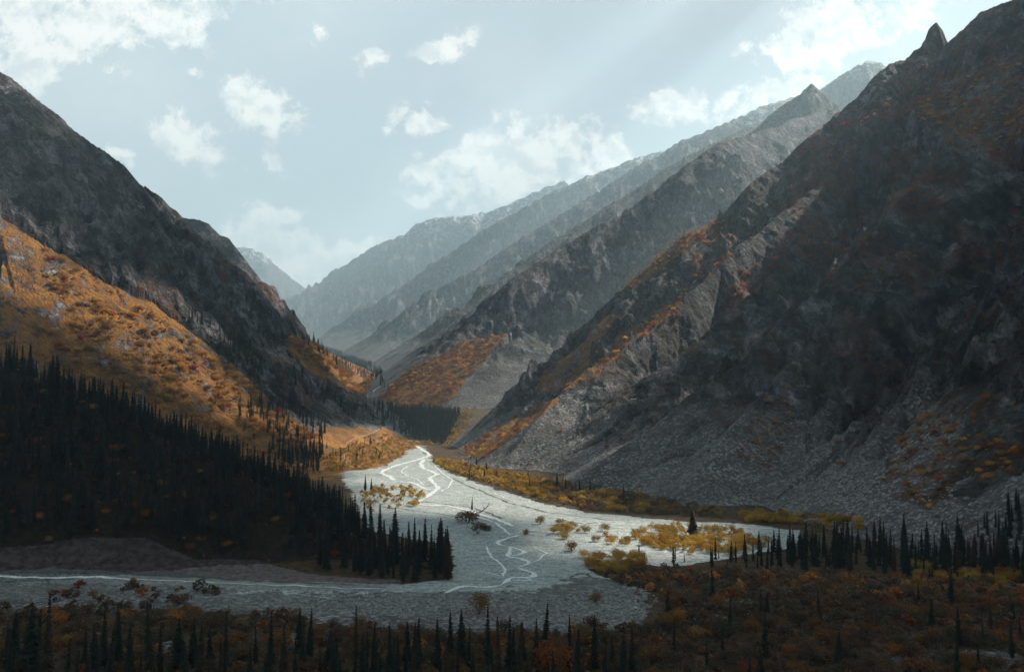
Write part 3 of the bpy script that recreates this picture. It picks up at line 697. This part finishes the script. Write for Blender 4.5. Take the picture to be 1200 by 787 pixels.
groups = [
 (hill, hH, 'dark narrow spruce in the dense shaded forest on the left hillside', 'spruces of the shaded hillside forest'),
 (right_row, rH, 'dark narrow spruce in the row between the river flat and the brown thicket', 'spruces in the row at the foot of the right mountain'),
 (rside, rsH, 'dark spruce in the black clump against the scree at the right edge', 'spruces at the right edge below the scree'),
 (bottom, bH, 'black pointed spruce rising from the brown thicket along the bottom edge', 'spruces along the bottom of the picture'),
 (lowr, lH, 'small dark spruce standing among brown shrubs in the lower right thicket', 'spruces scattered in the lower right thicket'),
 (midl, mH, 'distant dark spruce in the shaded wood beyond the meadow up the valley', 'spruces of the shaded wood up the valley'),
 (meadow, meH, 'small dark spruce on the orange meadow left of the river', 'small spruces on the orange meadow'),
 (farl, fH, 'tiny far spruce on the golden slope high up the valley', 'far spruces on the golden slope'),
 (stray, sH, 'lone small spruce among golden bushes', 'lone spruces among golden bushes')]
allP = np.concatenate([q[0] for q in groups]); allH = np.concatenate([q[1] for q in groups]); gi = np.concatenate([np.full(len(q[0]), i) for i, q in enumerate(groups)])
ppx, ppy = proj(allP[:, 0], allP[:, 1], allP[:, 2]); tpx, tpy = proj(allP[:, 0], allP[:, 1], allP[:, 2] + allH)
inview = (ppx > 2) & (ppx < 1198) & (tpy < 780) & (tpy < sample(RUNMIN, allP[:, 0], allP[:, 1]) - 3)
score = np.where(inview, allH / allP[:, 1], 0) * np.where(gi == 0, .85, 1) ; score[gi == 6] += .02
order = np.argsort(-score); chosen = np.zeros(len(allP), bool); chosen[order[:262]] = True; chosen &= inview
def size_word(v, lo, hi, words=('small', 'middling', 'tall')): return words[0] if v < lo else words[2] if v > hi else words[1]
def along(px, stops):
    for lim, ph in stops:
        if px < lim: return ph
    return stops[-1][1]
def spruce_label(k, px, py, H):
    sz = size_word(H, 12, 18, ('short', 'slender', 'tall'))
    if k == 0:
        crest = np.interp(px, [0, 100, 200, 300, 370, 430, 480, 520], [428, 468, 517, 566, 606, 636, 658, 674])
        if py < crest + 26: return sz + ' black spruce on the upper edge of the left forest, ' + along(px, [(110, 'far left'), (240, 'below the scree stripe'), (330, 'above the middle'), (430, 'against the orange meadow'), (999, 'against pale gravel')])
        if py > 640 or px > 400: return sz + ' black spruce at the foot of the left forest, ' + along(px, [(200, 'above the high dirt bank'), (340, 'above the low dirt bank'), (440, 'beside the river arm'), (999, 'beside the river bend')])
        return sz + ' black spruce ' + ('high' if py < crest + 60 else 'low') + ' inside the shaded left forest, ' + along(px, [(70, 'at the left edge'), (140, 'left of its middle'), (210, 'near its middle'), (290, 'right of its middle'), (999, 'on its right flank')])
    if k == 1: return sz + ' dark spruce in the row below the right scree, ' + along(px, [(800, 'at its thin left end'), (880, 'before the golden bushes'), (960, 'before the bright gravel arm'), (1000, 'where it grows dense'), (1050, 'in its dense middle'), (1120, 'above the yellow streak'), (1300, 'at its right end')])
    if k == 3: return sz + ' black spruce rising from the bottom thicket, ' + along(px, [(110, 'in the bottom left corner'), (230, 'below the high dirt bank'), (340, 'below the left stream arm'), (450, 'left of the middle below the stony bar'), (560, 'below the tip of the forested hill'), (660, 'below the winding river channel'), (999, 'below the boulders left of the brown thicket')])
    if k == 4: return sz + ' dark spruce among brown shrubs, ' + along(px, [(880, 'near the stony gap of the lower right thicket'), (1000, 'in the middle of the lower right thicket'), (1300, 'toward the lower right corner')])
    return groups[k][2] + (', ' + ('taller one' if H > 16 else 'shorter one') if k in (2, 6) else '')
for i in np.nonzero(chosen)[0]:
    spruce(allP[i], allH[i], spruce_label(gi[i], ppx[i], ppy[i], allH[i]), groups[gi[i]][3])
rest = ~chosen; q = g.random((len(allP), 1))
NEED = np.array((.014, .021, .018)) + np.array((.012, .012, .006)) * q
scatter_mesh('spruce_forest', SPF, allP[rest], allH[rest], M_NEEDLE_A, NEED[rest], spread=(.75 + .7 * g.random(int(rest.sum())) ** 2), label='dense mass of dark spruces too many to count')
print('spruces', len(allP), chosen.sum())

def by_px(px, pybase, pytop):
    p = ground_at(px, pybase); return p, (pybase - pytop) / F * p[1] * 1.02
for (px, pb, pt, wd, lab) in [
    (525,679,618,1.25,'lone dark spruce on the gravel at the tip of the forested hill'),
    (813,630,596,2.3,'broad brownish conifer standing alone beside the golden bushes on the gravel'),
    (428,575,556,1.2,'left one of two small dark spruces on the gravel beside the river bend'),
    (435,575,560,1.3,'right one of two small dark spruces on the gravel beside the river bend'),
    (553,598,580,.8,'thin dark spruce beside the leaning dead trunk on the gravel'),
    (434,521,509,1.3,'small dark spruce standing in the middle of the orange meadow'),
    (144,450,422,1.0,'taller dark spruce poking above the left treeline against the orange slope')]:
    if px == 144: continue
    p, H = by_px(px, pb, pt); spruce(p, H, lab, color=(.05, .036, .022, 1) if px == 813 else None, wide=wd, variant=1)
for (px, pt, lab) in [(45,700,0),(64,690,0),(184,697,0),(240,722,0),(322,710,0),(355,705,0),(440,730,0),(490,722,0),(542,706,0),(585,715,0),(637,700,'tallest black spruce at the bottom edge right below the river'),(668,712,0),(130,705,0),(270,712,0),(515,716,0),(30,715,0),(715,738,0)]:
    Y = 285 + rnd.random() * 25; x = (px - 600) / F * Y; p = on_ground(x, Y); H = (CZ - p[2]) + (393.5 - pt) / F * Y + .054 * Y
    spruce(p, H, lab or 'very tall black spruce at the bottom edge, ' + along(px, [(40, 'leftmost of all'), (55, 'left of a close pair in the corner'), (100, 'right of a close pair in the corner'), (150, 'left of the stony gaps'), (200, 'below the high dirt bank'), (250, 'beside the square stony gap'), (300, 'just right of the square stony gap'), (340, 'below the thin bright stream'), (400, 'just right of the thin bright stream'), (460, 'left of the lone spruce'), (505, 'below the lone spruce'), (530, 'below the tip of the forest'), (560, 'directly below the channel outlet'), (600, 'left of the tallest one'), (690, 'just right of the tallest one'), (999, 'below the olive bush on the boulders')]), None if lab else 'tall spruces at the bottom edge')

# ---------------------------------------------------------------- shrubs
BU = [bush(s, 900, .034, 12, tl, .5) for s, tl in ((1, .9), (2, 1.0), (3, .8), (4, 1.25), (5, 1.0))]
BU_ME = [raw_mesh('foliage', V, Fc, M_LEAF) for V, Fc in BU]; ST_ME = [raw_mesh('stem', *stems(s), M_BARK) for s in (1, 2, 3)]
BF = [bush(s + 20, 64, .11, 7, tl, .5) for s, tl in ((1, .9), (2, 1.0), (3, .8), (4, 1.15))]
PAL = dict(gold=[(.50, .29, .04), (.60, .38, .06), (.42, .21, .03), (.32, .23, .05)], rust=[(.46, .16, .045), (.56, .24, .06), (.32, .10, .04), (.42, .23, .07)],
           brown=[(.14, .085, .05), (.18, .10, .05), (.10, .078, .052), (.23, .115, .04), (.12, .10, .06)], red=[(.46, .08, .045), (.52, .15, .06), (.40, .09, .10)],
           slope=[(.52, .29, .075), (.60, .35, .09), (.44, .22, .055), (.36, .19, .06), (.26, .15, .06)])
def shrub(p, H, col, name, label, cat, group=None, wide=1.2, parts=True):
    s = rnd.uniform(.85, 1.15) * wide; k = rnd.randrange(5)
    if parts:
        root = bpy.data.objects.new(name, None); C.objects.link(root); tag(root, label, cat, group)
        f = bpy.data.objects.new('foliage', BU_ME[k]); C.objects.link(f); f.parent = root; f.color = (*col, 1)
        st = bpy.data.objects.new('stem', ST_ME[k % 3]); C.objects.link(st); st.parent = root
    else:
        root = bpy.data.objects.new(name, BU_ME[k]); C.objects.link(root); root.color = (*col, 1); tag(root, label, cat, group)
    root.location = p - np.array((0, 0, .04 * H)); root.scale = (H * s, H * s, H); root.rotation_euler = (0, 0, rnd.random() * 6.28)
    return root
def pick(n, pal, gg): return np.array(PAL[pal])[gg.integers(0, len(PAL[pal]), n)] * (.8 + .4 * gg.random((n, 1)))
notgr = (gravel < .5) & (stony < .4)
thick = pts_in([[(700,676),(760,668),(900,672),(1330,690),(1330,900),(760,900),(745,740),(790,720),(770,695)]], .05, notgr, 3.2, 21)
thick2 = pts_in([[(-140,706),(240,706),(330,722),(740,738),(760,900),(-140,900)]], .045, notgr, 3.2, 22)
thick3 = pts_in([[(40,690),(130,688),(270,690),(280,708),(150,716),(60,712)]], .012, None, 4.5, 23)
tP = np.concatenate([thick, thick2, thick3]); tH = 3.2 + 3.8 * g.random(len(tP)); tC = pick(len(tP), 'brown', g)
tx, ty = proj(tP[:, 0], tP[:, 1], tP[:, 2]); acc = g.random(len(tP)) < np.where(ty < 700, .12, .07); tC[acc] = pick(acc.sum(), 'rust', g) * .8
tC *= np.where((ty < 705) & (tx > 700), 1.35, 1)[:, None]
gold = pts_in([[(506,541),(520,538),(560,548),(620,560),(700,574),(800,590),(850,600),(850,606),(760,602),(690,598),(640,588),(600,575),(560,563),(520,549)]], .045, None, 3.0, 24)
gold2 = pts_in([[(862,604),(900,600),(960,604),(1010,610),(1010,622),(940,616),(870,612)], [(1065,664),(1190,672),(1195,688),(1130,684),(1070,676)], [(684,652),(745,648),(760,664),(720,674),(690,668)], [(740,628),(790,618),(860,622),(900,640),(860,650),(760,648)]], .045, None, 3.2, 25)
gold3 = pts_in([[(420,580),(445,570),(490,574),(498,590),(470,600),(430,600)], [(372,540),(440,505),(492,520),(450,548),(385,556)], [(528,480),(560,472),(548,500),(528,526),(500,520)], [(640,612),(740,618),(735,640),(650,630)]], .009, None, 4, 26)
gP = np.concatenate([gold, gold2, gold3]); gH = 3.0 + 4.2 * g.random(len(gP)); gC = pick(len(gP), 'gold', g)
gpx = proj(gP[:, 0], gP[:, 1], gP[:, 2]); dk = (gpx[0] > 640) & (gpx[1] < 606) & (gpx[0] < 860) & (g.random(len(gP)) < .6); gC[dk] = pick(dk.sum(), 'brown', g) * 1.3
gmask = (MK['grass'] > .5) & (BID >= 0)
slopeL = pts_in([[(0,262),(130,340),(235,398),(330,482),(372,512),(380,545),(250,520),(60,440),(0,420)], [(330,390),(440,440),(425,468),(360,425)]], .034, gmask, 2.6, 27, 9000)
lk = fbm(slopeL[:, 0] / 55, slopeL[:, 1] / 55, 4); slopeL = slopeL[lk > -.08 + .35 * (proj(slopeL[:, 0], slopeL[:, 1], slopeL[:, 2])[0] < 60)]
rp_ = [p for p in POLY['grass'][3:]]
slopeR = pts_in(rp_, .022, gmask, 3.5, 28, 9000)
redm = (red > .3) & (BID >= 0)
slopeRed = pts_in([[(700,600),(1200,600),(1200,60),(1000,120),(840,260),(700,400)]], .016, redm, 3.2, 29, 9000)
scr = pts_in([[(540,540),(640,470),(700,440),(960,480),(1100,560),(1180,620),(900,604),(700,580)]], .0007, (scree > .5), 6, 30)
footL = pts_in([[(40,420),(250,520),(372,560),(380,540),(300,500),(0,400)]], .004, None, 5, 31)
hb = pts_in([[(-140,400),(-140,668),(480,690),(460,610),(300,530),(0,420)]], .005, hillcond, 6, 32)
sP = np.concatenate([slopeL, slopeR, slopeRed, scr, footL, hb]); sHt = 1.5 + 5.2 * g.random(len(sP)) ** 2; sHt *= np.clip(sP[:, 1] / 1000, .9, 1.7)
sC = pick(len(sP), 'slope', g) * 1.15; sHt[:len(slopeL)] *= 1.35; n1, n2, n3 = len(slopeL), len(slopeR), len(slopeRed)
rr_ = g.random(len(sP)); ii = np.arange(len(sP)); rd = (ii >= n1 + n2) & (ii < n1 + n2 + n3) & (rr_ < .55) | (rr_ < .06); sC[rd] = pick(rd.sum(), 'red', g); late = ii >= n1 + n2 + n3
rst = ((ii >= n1) & (rr_ > .6)) | late; sC[rst] = pick(rst.sum(), 'rust', g)
print('shrubs', len(tP), len(gP), len(sP), len(slopeL))
def plant(P, H, Cc, n, name, cat, zones, far_name, far_label, parts, wide=1.25):
    px, py = proj(P[:, 0], P[:, 1], P[:, 2]); _, tp = proj(P[:, 0], P[:, 1], P[:, 2] + H)
    ok = (px > 4) & (px < 1196) & (tp < 778) & (py < sample(RUNMIN, P[:, 0], P[:, 1]) + 1.5)
    sc_ = np.where(ok, H / P[:, 1], 0); o = np.argsort(-sc_)[:n]; ch = np.zeros(len(P), bool); ch[o] = True; ch &= ok
    for i in np.nonzero(ch)[0]:
        for poly, lab, grp in zones:
            if poly is None or inpoly(px[i:i + 1], py[i:i + 1], poly)[0]: break
        cw = 'grey brown' if Cc[i][0] < .18 and Cc[i][0] < 1.8 * Cc[i][1] else 'dark brown' if Cc[i][0] < .20 else 'red' if Cc[i][1] < .3 * Cc[i][0] else 'rust orange' if Cc[i][1] < .46 * Cc[i][0] else 'ochre' if Cc[i][0] < .38 else 'golden'
        sz = size_word(H[i], np.quantile(H, .6), np.quantile(H, .93), ('small', 'middling', 'large'))
        if name == 'thicket_shrub':
            pl = 'on the near bank of the left stream' if py[i] < 712 and px[i] < 300 else along(px[i], [(110, 'in the bottom left corner'), (230, 'below the high dirt bank'), (340, 'below the left stream arm'), (450, 'below the left part of the stony bar'), (560, 'below the tip of the forested hill'), (660, 'below the winding river channel'), (740, 'below the boulders'), (900, 'around the stony gap of the right thicket'), (1020, 'in the middle of the right thicket'), (1300, 'toward the right edge of the thicket')])
            if px[i] > 740: pl += ', upper part' if py[i] < 705 else ', lower part'
            lab = sz + ' ' + cw + ' shrub ' + pl
        elif name == 'golden_bush':
            lab = sz + ' ' + cw + ' bush ' + lab.split(' bush ')[1].replace('in the band between river gravel and scree', 'between gravel and scree').replace('at the foot of the right scree behind the spruces', 'behind the right spruce row') + (along(px[i], [(580, ', at its upstream end'), (660, ', in its bright part'), (740, ', in its middle'), (999, ', at its dark downstream end')]) if 'band' in lab else along(px[i], [(700, ', loose left group'), (760, ', middle group'), (999, ', dense right group')]) if 'pale river' in lab else '')
        else:
            lab = sz + ' ' + cw + ' bush ' + (along(px[i], [(120, 'on the left slope above the black forest edge'), (240, 'on the middle of the golden left slope'), (999, 'low on the left slope near the meadow')]) if px[i] < 560 else
                   ('on the upper right mountain ' + along(px[i], [(1000, 'near its skyline'), (1100, 'below the needle peak'), (1300, 'near the right edge')]) if py[i] < 330 else 'lower on the right mountain ' + along(px[i], [(760, 'on the diagonal spur'), (900, 'on the middle scree'), (1010, 'in the rust gully'), (1300, 'near the right edge')])))
        shrub(P[i], H[i], Cc[i], name, lab, cat, grp, wide, parts)
    r = ~ch
    if r.any(): scatter_mesh(far_name, BF, P[r], H[r], M_LEAF_A, Cc[r], spread=np.full(r.sum(), wide), label=far_label)
    print(name, len(P), ch.sum())
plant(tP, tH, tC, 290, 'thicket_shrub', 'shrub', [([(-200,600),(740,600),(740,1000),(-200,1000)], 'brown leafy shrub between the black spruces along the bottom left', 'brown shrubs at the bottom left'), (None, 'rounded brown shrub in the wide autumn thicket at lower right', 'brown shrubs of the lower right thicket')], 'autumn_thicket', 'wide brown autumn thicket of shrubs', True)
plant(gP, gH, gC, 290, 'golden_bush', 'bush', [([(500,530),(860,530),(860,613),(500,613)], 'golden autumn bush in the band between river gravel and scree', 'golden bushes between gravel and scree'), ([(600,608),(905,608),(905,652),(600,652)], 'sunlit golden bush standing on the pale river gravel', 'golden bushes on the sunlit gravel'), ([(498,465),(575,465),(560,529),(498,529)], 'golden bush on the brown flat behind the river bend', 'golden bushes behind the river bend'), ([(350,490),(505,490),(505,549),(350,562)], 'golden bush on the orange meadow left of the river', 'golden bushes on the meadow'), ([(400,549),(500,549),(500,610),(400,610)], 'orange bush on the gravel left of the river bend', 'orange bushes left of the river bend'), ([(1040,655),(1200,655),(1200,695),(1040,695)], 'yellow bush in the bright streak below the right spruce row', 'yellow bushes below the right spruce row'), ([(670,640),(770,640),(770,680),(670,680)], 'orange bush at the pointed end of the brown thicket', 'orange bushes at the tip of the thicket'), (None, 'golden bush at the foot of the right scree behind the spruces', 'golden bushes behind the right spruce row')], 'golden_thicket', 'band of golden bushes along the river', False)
plant(sP, sHt, sC, 290, 'slope_bush', 'bush', [([(-200,200),(560,200),(560,700),(-200,700)], 'rust orange bush on the steep left slope', 'bushes on the left slope'), (None, 'rust red bush on the dark rocks and scree of the right mountain', 'bushes on the right mountain')], 'slope_bushes', 'countless orange and red bushes on the slopes', False, 1.35)
# bushes one can tell apart
for (px, pb, wpx, hpx, col, lab) in [
    (548,612,34,18,(.16,.09,.03),'brown orange bush clump on the gravel right of the lone spruce tops'),
    (560,625,20,14,(.13,.075,.03),'brown bush in front of the orange clump right of the forest tip'),
    (549,606,12,9,(.42,.22,.03),'small round golden bush beside the brown clump'),(569,621,17,9,(.09,.075,.05),'flat grey green bush on the gravel right of the brown clump'),
    (633,614,13,13,(.34,.17,.04),'orange bush on open gravel near the end of the long dark channel'),(617,626,9,9,(.34,.17,.03),'small orange bush on open gravel left of the orange pair'),
    (670,645,20,14,(.26,.12,.03),'orange brown bush alone on the gravel above the thicket tip'),(698,705,16,13,(.26,.16,.03),'olive yellow bush alone on the dark boulders'),
    (155,690,12,20,(.30,.14,.03),'upright orange sapling beside the left stream'),(1075,700,12,24,(.36,.18,.02),'narrow glowing orange tree in the lower right thicket'),
    (650,795,40,55,(.34,.12,.04),'large orange round shrub between spruces at the bottom edge'),(562,720,30,26,(.26,.16,.03),'olive yellow shrub at the edge of the boulders above the bottom thicket'),
    (1132,790,14,40,(.28,.13,.03),'tall narrow orange sapling at the bottom right'),(785,733,34,24,(.28,.15,.03),'orange round shrub at the left end of the right thicket'),
    (1195,702,14,16,(.34,.15,.03),'orange bush at the right edge of the picture above the stream patch'),(692,740,26,26,(.14,.07,.03),'brown shrub on the dark boulders beside the olive bush')]:
    p = ground_at(px, pb); H = hpx / F * p[1] * 1.05
    shrub(p, H, col, 'golden_bush' if col[0] > .2 else 'brown_bush', lab, 'bush', wide=wpx / hpx * .95)

# ---------------------------------------------------------------- dead trunk on the gravel
p0 = ground_at(566, 601)
rt = bpy.data.objects.new('dead_tree', None); C.objects.link(rt); rt.location = p0; tag(rt, 'bare dead trunk leaning on the river gravel with a broken root end', 'dead tree')
V, Fc = tube([(-4, 0, -.2), (-1, .2, 1.2), (3, .3, 4.5), (5, .2, 8)], [.5, .42, .3, .12], 7); me = raw_mesh('trunk', V, Fc, M_DEAD, True); o = bpy.data.objects.new('trunk', me); C.objects.link(o); o.parent = rt
for pts in ([(-1, .2, 1.2), (-3.5, .8, 2.6), (-5, 1, 3.0)], [(1, .2, 2.8), (.2, -.5, 5), (-.5, -.6, 6.4)], [(3, .3, 4.5), (5, 1, 5.2), (6.4, 1.4, 5.4)]):
    me = raw_mesh('branch', *tube(pts, [.22, .14, .05], 5), M_DEAD, True); o = bpy.data.objects.new('branch', me); C.objects.link(o); o.parent = rt

# ---------------------------------------------------------------- boulders
BO = [boulder_shape(s, 2) for s in range(5)]; BO_ME = [raw_mesh('boulder', V, Fc, M_ROCK) for V, Fc in BO]; BOF = [boulder_shape(s, 1) for s in range(5)]
def rock_size(n, a, b): return a + (b - a) * g.random(n) ** 2.6
r1 = pts_in([[(470,694),(560,698),(640,700),(700,690),(750,680),(770,700),(750,735),(690,742),(560,738),(470,722),(330,712),(330,700)]], .45, None, 0, 41, 9000)
r2 = pts_in([[(-140,680),(140,678),(330,690),(470,692),(330,715),(0,712),(-140,712)]], .12, None, 0, 42, 5000)
r3 = pts_in([[(840,600),(850,560),(900,500),(960,520),(1060,560),(1120,560),(1180,600),(1180,640),(1000,625)]], .09, (scree > .4), 0, 43, 9000)
r4 = pts_in([[(560,540),(650,480),(720,470),(850,560),(840,598),(700,578)]], .02, (scree > .4), 0, 44, 7000)
r5 = pts_in([[(500,560),(640,600),(700,640),(690,690),(560,690),(540,620)]], .006, gravel > .5, 0, 45, 1500)
r6 = pts_in([[(800,701),(890,701),(890,730),(800,730)],[(1000,762),(1200,760),(1200,780),(1000,776)]], .09, None, 0, 46, 2500)
RP = np.concatenate([r1, r2, r3, r4, r5, r6]); RS = np.concatenate([rock_size(len(r1), .6, 3.4), rock_size(len(r2), .5, 2.6), rock_size(len(r3), .8, 4.4), rock_size(len(r4), .8, 3.4), rock_size(len(r5), .4, 1.4), rock_size(len(r6), .5, 2.2)])
RG = np.concatenate([np.full(len(r), i) for i, r in enumerate((r1, r2, r3, r4, r5, r6))])
px, py = proj(RP[:, 0], RP[:, 1], RP[:, 2]); sc_ = np.where((px > 3) & (px < 1197) & (py < 783), RS / RP[:, 1], 0)
ch = np.zeros(len(RP), bool); ch[np.argsort(-sc_)[:280]] = True
labs = ['pale boulder on the dark stony bar beside the bottom thicket', 'grey boulder on the stream bed at lower left', 'pale boulder on the large scree of the right mountain', 'grey boulder on the scree above the golden bushes', 'small stone on the open river gravel', 'pale boulder in a stony gap of the lower right thicket']
for i in np.nonzero(ch)[0]:
    o = bpy.data.objects.new('boulder', BO_ME[rnd.randrange(5)]); C.objects.link(o); o.location = RP[i]; o.scale = [RS[i]] * 3; o.rotation_euler = (rnd.random() * .4, rnd.random() * .4, rnd.random() * 6.28)
    k = RG[i]; tag(o, size_word(RS[i], 2.0, 2.8, ('small', 'middling', 'large')) + ' ' + labs[k].split(' ', 1)[1] + along(px[i], [(200, ', far left'), (420, ', left part'), (560, ', below the river bend'), (640, ', centre'), (720, ', right of centre'), (900, ', right part'), (1060, ', toward the far right'), (1300, ', by the right edge')]), 'boulder', labs[k].replace('boulder', 'boulders').replace('stone on', 'stones on'))
r = ~ch; scatter_mesh('scattered_rocks', BOF, RP[r], RS[r], M_ROCK, np.ones((r.sum(), 3)), label='countless loose rocks on scree and gravel')
print('rocks', len(RP))

# ---------------------------------------------------------------- water and path
def water_mat():
    m, t, b, out = new_mat('glacial_water'); P = t.new('ShaderNodeNewGeometry').outputs['Position']
    n = t.noise(P, .8, 6, .7); t.put(b.inputs['Base Color'], t.mix(t.rng(n, .42, .62), (.52, .60, .59, 1), (.88, .90, .89, 1)))
    b.inputs['Roughness'].default_value = .35; b.inputs['Specular IOR Level'].default_value = .5
    bp = t.new('ShaderNodeBump'); bp.inputs['Distance'].default_value = .12; t.put(bp.inputs['Height'], t.noise(P, 1.5, 4, .6)); t.put(b.inputs['Normal'], bp.outputs[0]); return m
M_WATER = water_mat()
M_CHANNEL_SHADE = plain_mat('dark_channel_bank_shade', (.05, .06, .06, 1), (.13, .14, .14, 1), .7)  # dark tone painted for shaded channel banks and the thin dark stream
M_PATH = plain_mat('path_dirt', (.24, .17, .10, 1), (.34, .26, .16, 1), .5)
def ribbon(name, pix, w, mat, lift=.18, jit=.35, wob=1.0):
    P = np.array([ground_at(*q)[:2] for q in pix]); 
    # smooth resample
    d = np.r_[0, np.cumsum(np.linalg.norm(np.diff(P, axis=0), axis=1))]; n = max(8, int(d[-1] / 2.0)); s = np.linspace(0, d[-1], n)
    x = np.interp(s, d, P[:, 0]); y = np.interp(s, d, P[:, 1])
    for _ in range(2): x[1:-1] = (x[:-2] + 2 * x[1:-1] + x[2:]) / 4; y[1:-1] = (y[:-2] + 2 * y[1:-1] + y[2:]) / 4
    x = x + wob * 1.6 * fbm(s / 14, s * 0 + len(pix), 3); y = y + wob * 2.2 * fbm(s / 14 + 40, s * 0 + len(pix), 3)
    tx, ty = np.gradient(x), np.gradient(y); L = np.hypot(tx, ty); nx, ny = -ty / L, tx / L
    ww = w * np.clip(1 + jit * 3.4 * fbm(s / 9, s * 0 + 3.3, 4), .25, 2.2) * np.minimum(1, np.minimum(s, d[-1] - s) / 6 + .15)
    rowsv = []
    for k in np.linspace(-.5, .5, 5):
        X = x + nx * ww * k; Y = np.maximum(y + ny * ww * k, 210); rowsv.append(np.stack([X, Y, sample(Z, X, Y) + lift], -1))
    V = np.stack(rowsv, 1).reshape(-1, 3); return V, grid_faces(n, 5)
def ribbons(name, items, mat, kind='structure', lift=.18, jit=.35, wob=1.0):
    VV = []; FF = []; o = 0
    for pix, w in items:
        V, Fc = ribbon(name, pix, w, mat, lift, jit, wob); VV.append(V); FF.append(Fc + o); o += len(V)
    return tag(mesh_from(name, np.concatenate(VV), np.concatenate(FF), mat), kind=kind)
ribbons('river_water', [
    ([(487,522),(497,528),(504,533),(492,538),(480,541),(462,546),(450,551),(447,554),(458,559),(461,563)], 4.8),
    ([(461,563),(485,566),(495,571),(503,574),(512,573)], 3.4),
    ([(497,538),(493,543),(496,549),(506,552),(513,556),(503,560),(508,566),(514,571),(508,577),(498,583),(488,588),(484,590)], 4.4),
    ([(484,590),(500,592),(525,592),(545,597),(562,602),(578,607),(592,612),(602,617)], 3.1),
    ([(610,627),(600,629),(592,632),(583,634),(584,638),(594,640)], 2.2),([(594,640),(606,643),(616,646),(608,650),(598,652)], 2.0),([(598,641),(596,648),(594,652),(610,654),(620,658),(618,662),(606,665)], 2.3),
    ([(606,665),(614,669),(626,671),(625,676),(614,677),(600,677),(594,680),(588,685)], 2.2),([(614,677),(628,680),(616,681),(600,680)], 1.4),
    ([(588,686),(572,688),(556,688),(546,686),(538,688),(530,692),(520,696)], 2.3),
    ([(630,621),(612,622),(604,625)], 1.1),([(575,575),(590,583),(604,588)], 1.1),
    ([(330,694),(345,697),(365,699),(390,702)], 0.7),
    ([(447,453),(440,456),(437,460)], 3.4),
    ([(930,622),(900,619),(870,618),(850,616)], 2.0),
    ([(505,541),(512,548),(520,556),(530,562),(526,570),(516,576)], 1.6),([(478,546),(470,552),(478,558),(490,562),(496,568)], 1.5),([(545,600),(560,606),(580,612),(590,620),(598,627)], 1.5),
    ([(625,640),(640,648),(632,656),(622,660)], 1.2),([(570,640),(574,650),(586,660),(592,668),(590,676)], 1.3),([(640,604),(680,612),(720,618),(760,620),(800,622)], 1.4),([(560,668),(575,672),(590,676)], 1.0),
    ([(-100,676),(0,676),(60,678),(120,676),(200,680),(260,683),(330,686),(400,690),(450,690)], 1.4)], M_WATER)
ribbons('channels_with_bank_shade', [  # shade along the cut banks put in as dark ribbons, plus the left stream
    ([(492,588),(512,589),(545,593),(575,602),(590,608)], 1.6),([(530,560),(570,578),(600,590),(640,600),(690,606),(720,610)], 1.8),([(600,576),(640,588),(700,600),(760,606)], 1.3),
    ([(700,612),(655,614),(640,615)], 2.0),([(0,671),(100,670),(200,673),(330,682),(420,686)], 2.6),([(310,694),(330,694),(350,698)], 1.2),([(560,566),(600,574),(640,588)], 1.6),([(430,590),(470,596),(540,606),(580,610)], 1.2)], M_CHANNEL_SHADE, lift=.10, jit=.7)
ribbons('footpath', [([(409,548),(404,538),(403,528),(406,520),(415,514),(430,510),(440,506),(449,501)], 1.2)], M_PATH, lift=.25, wob=.2, jit=.1)
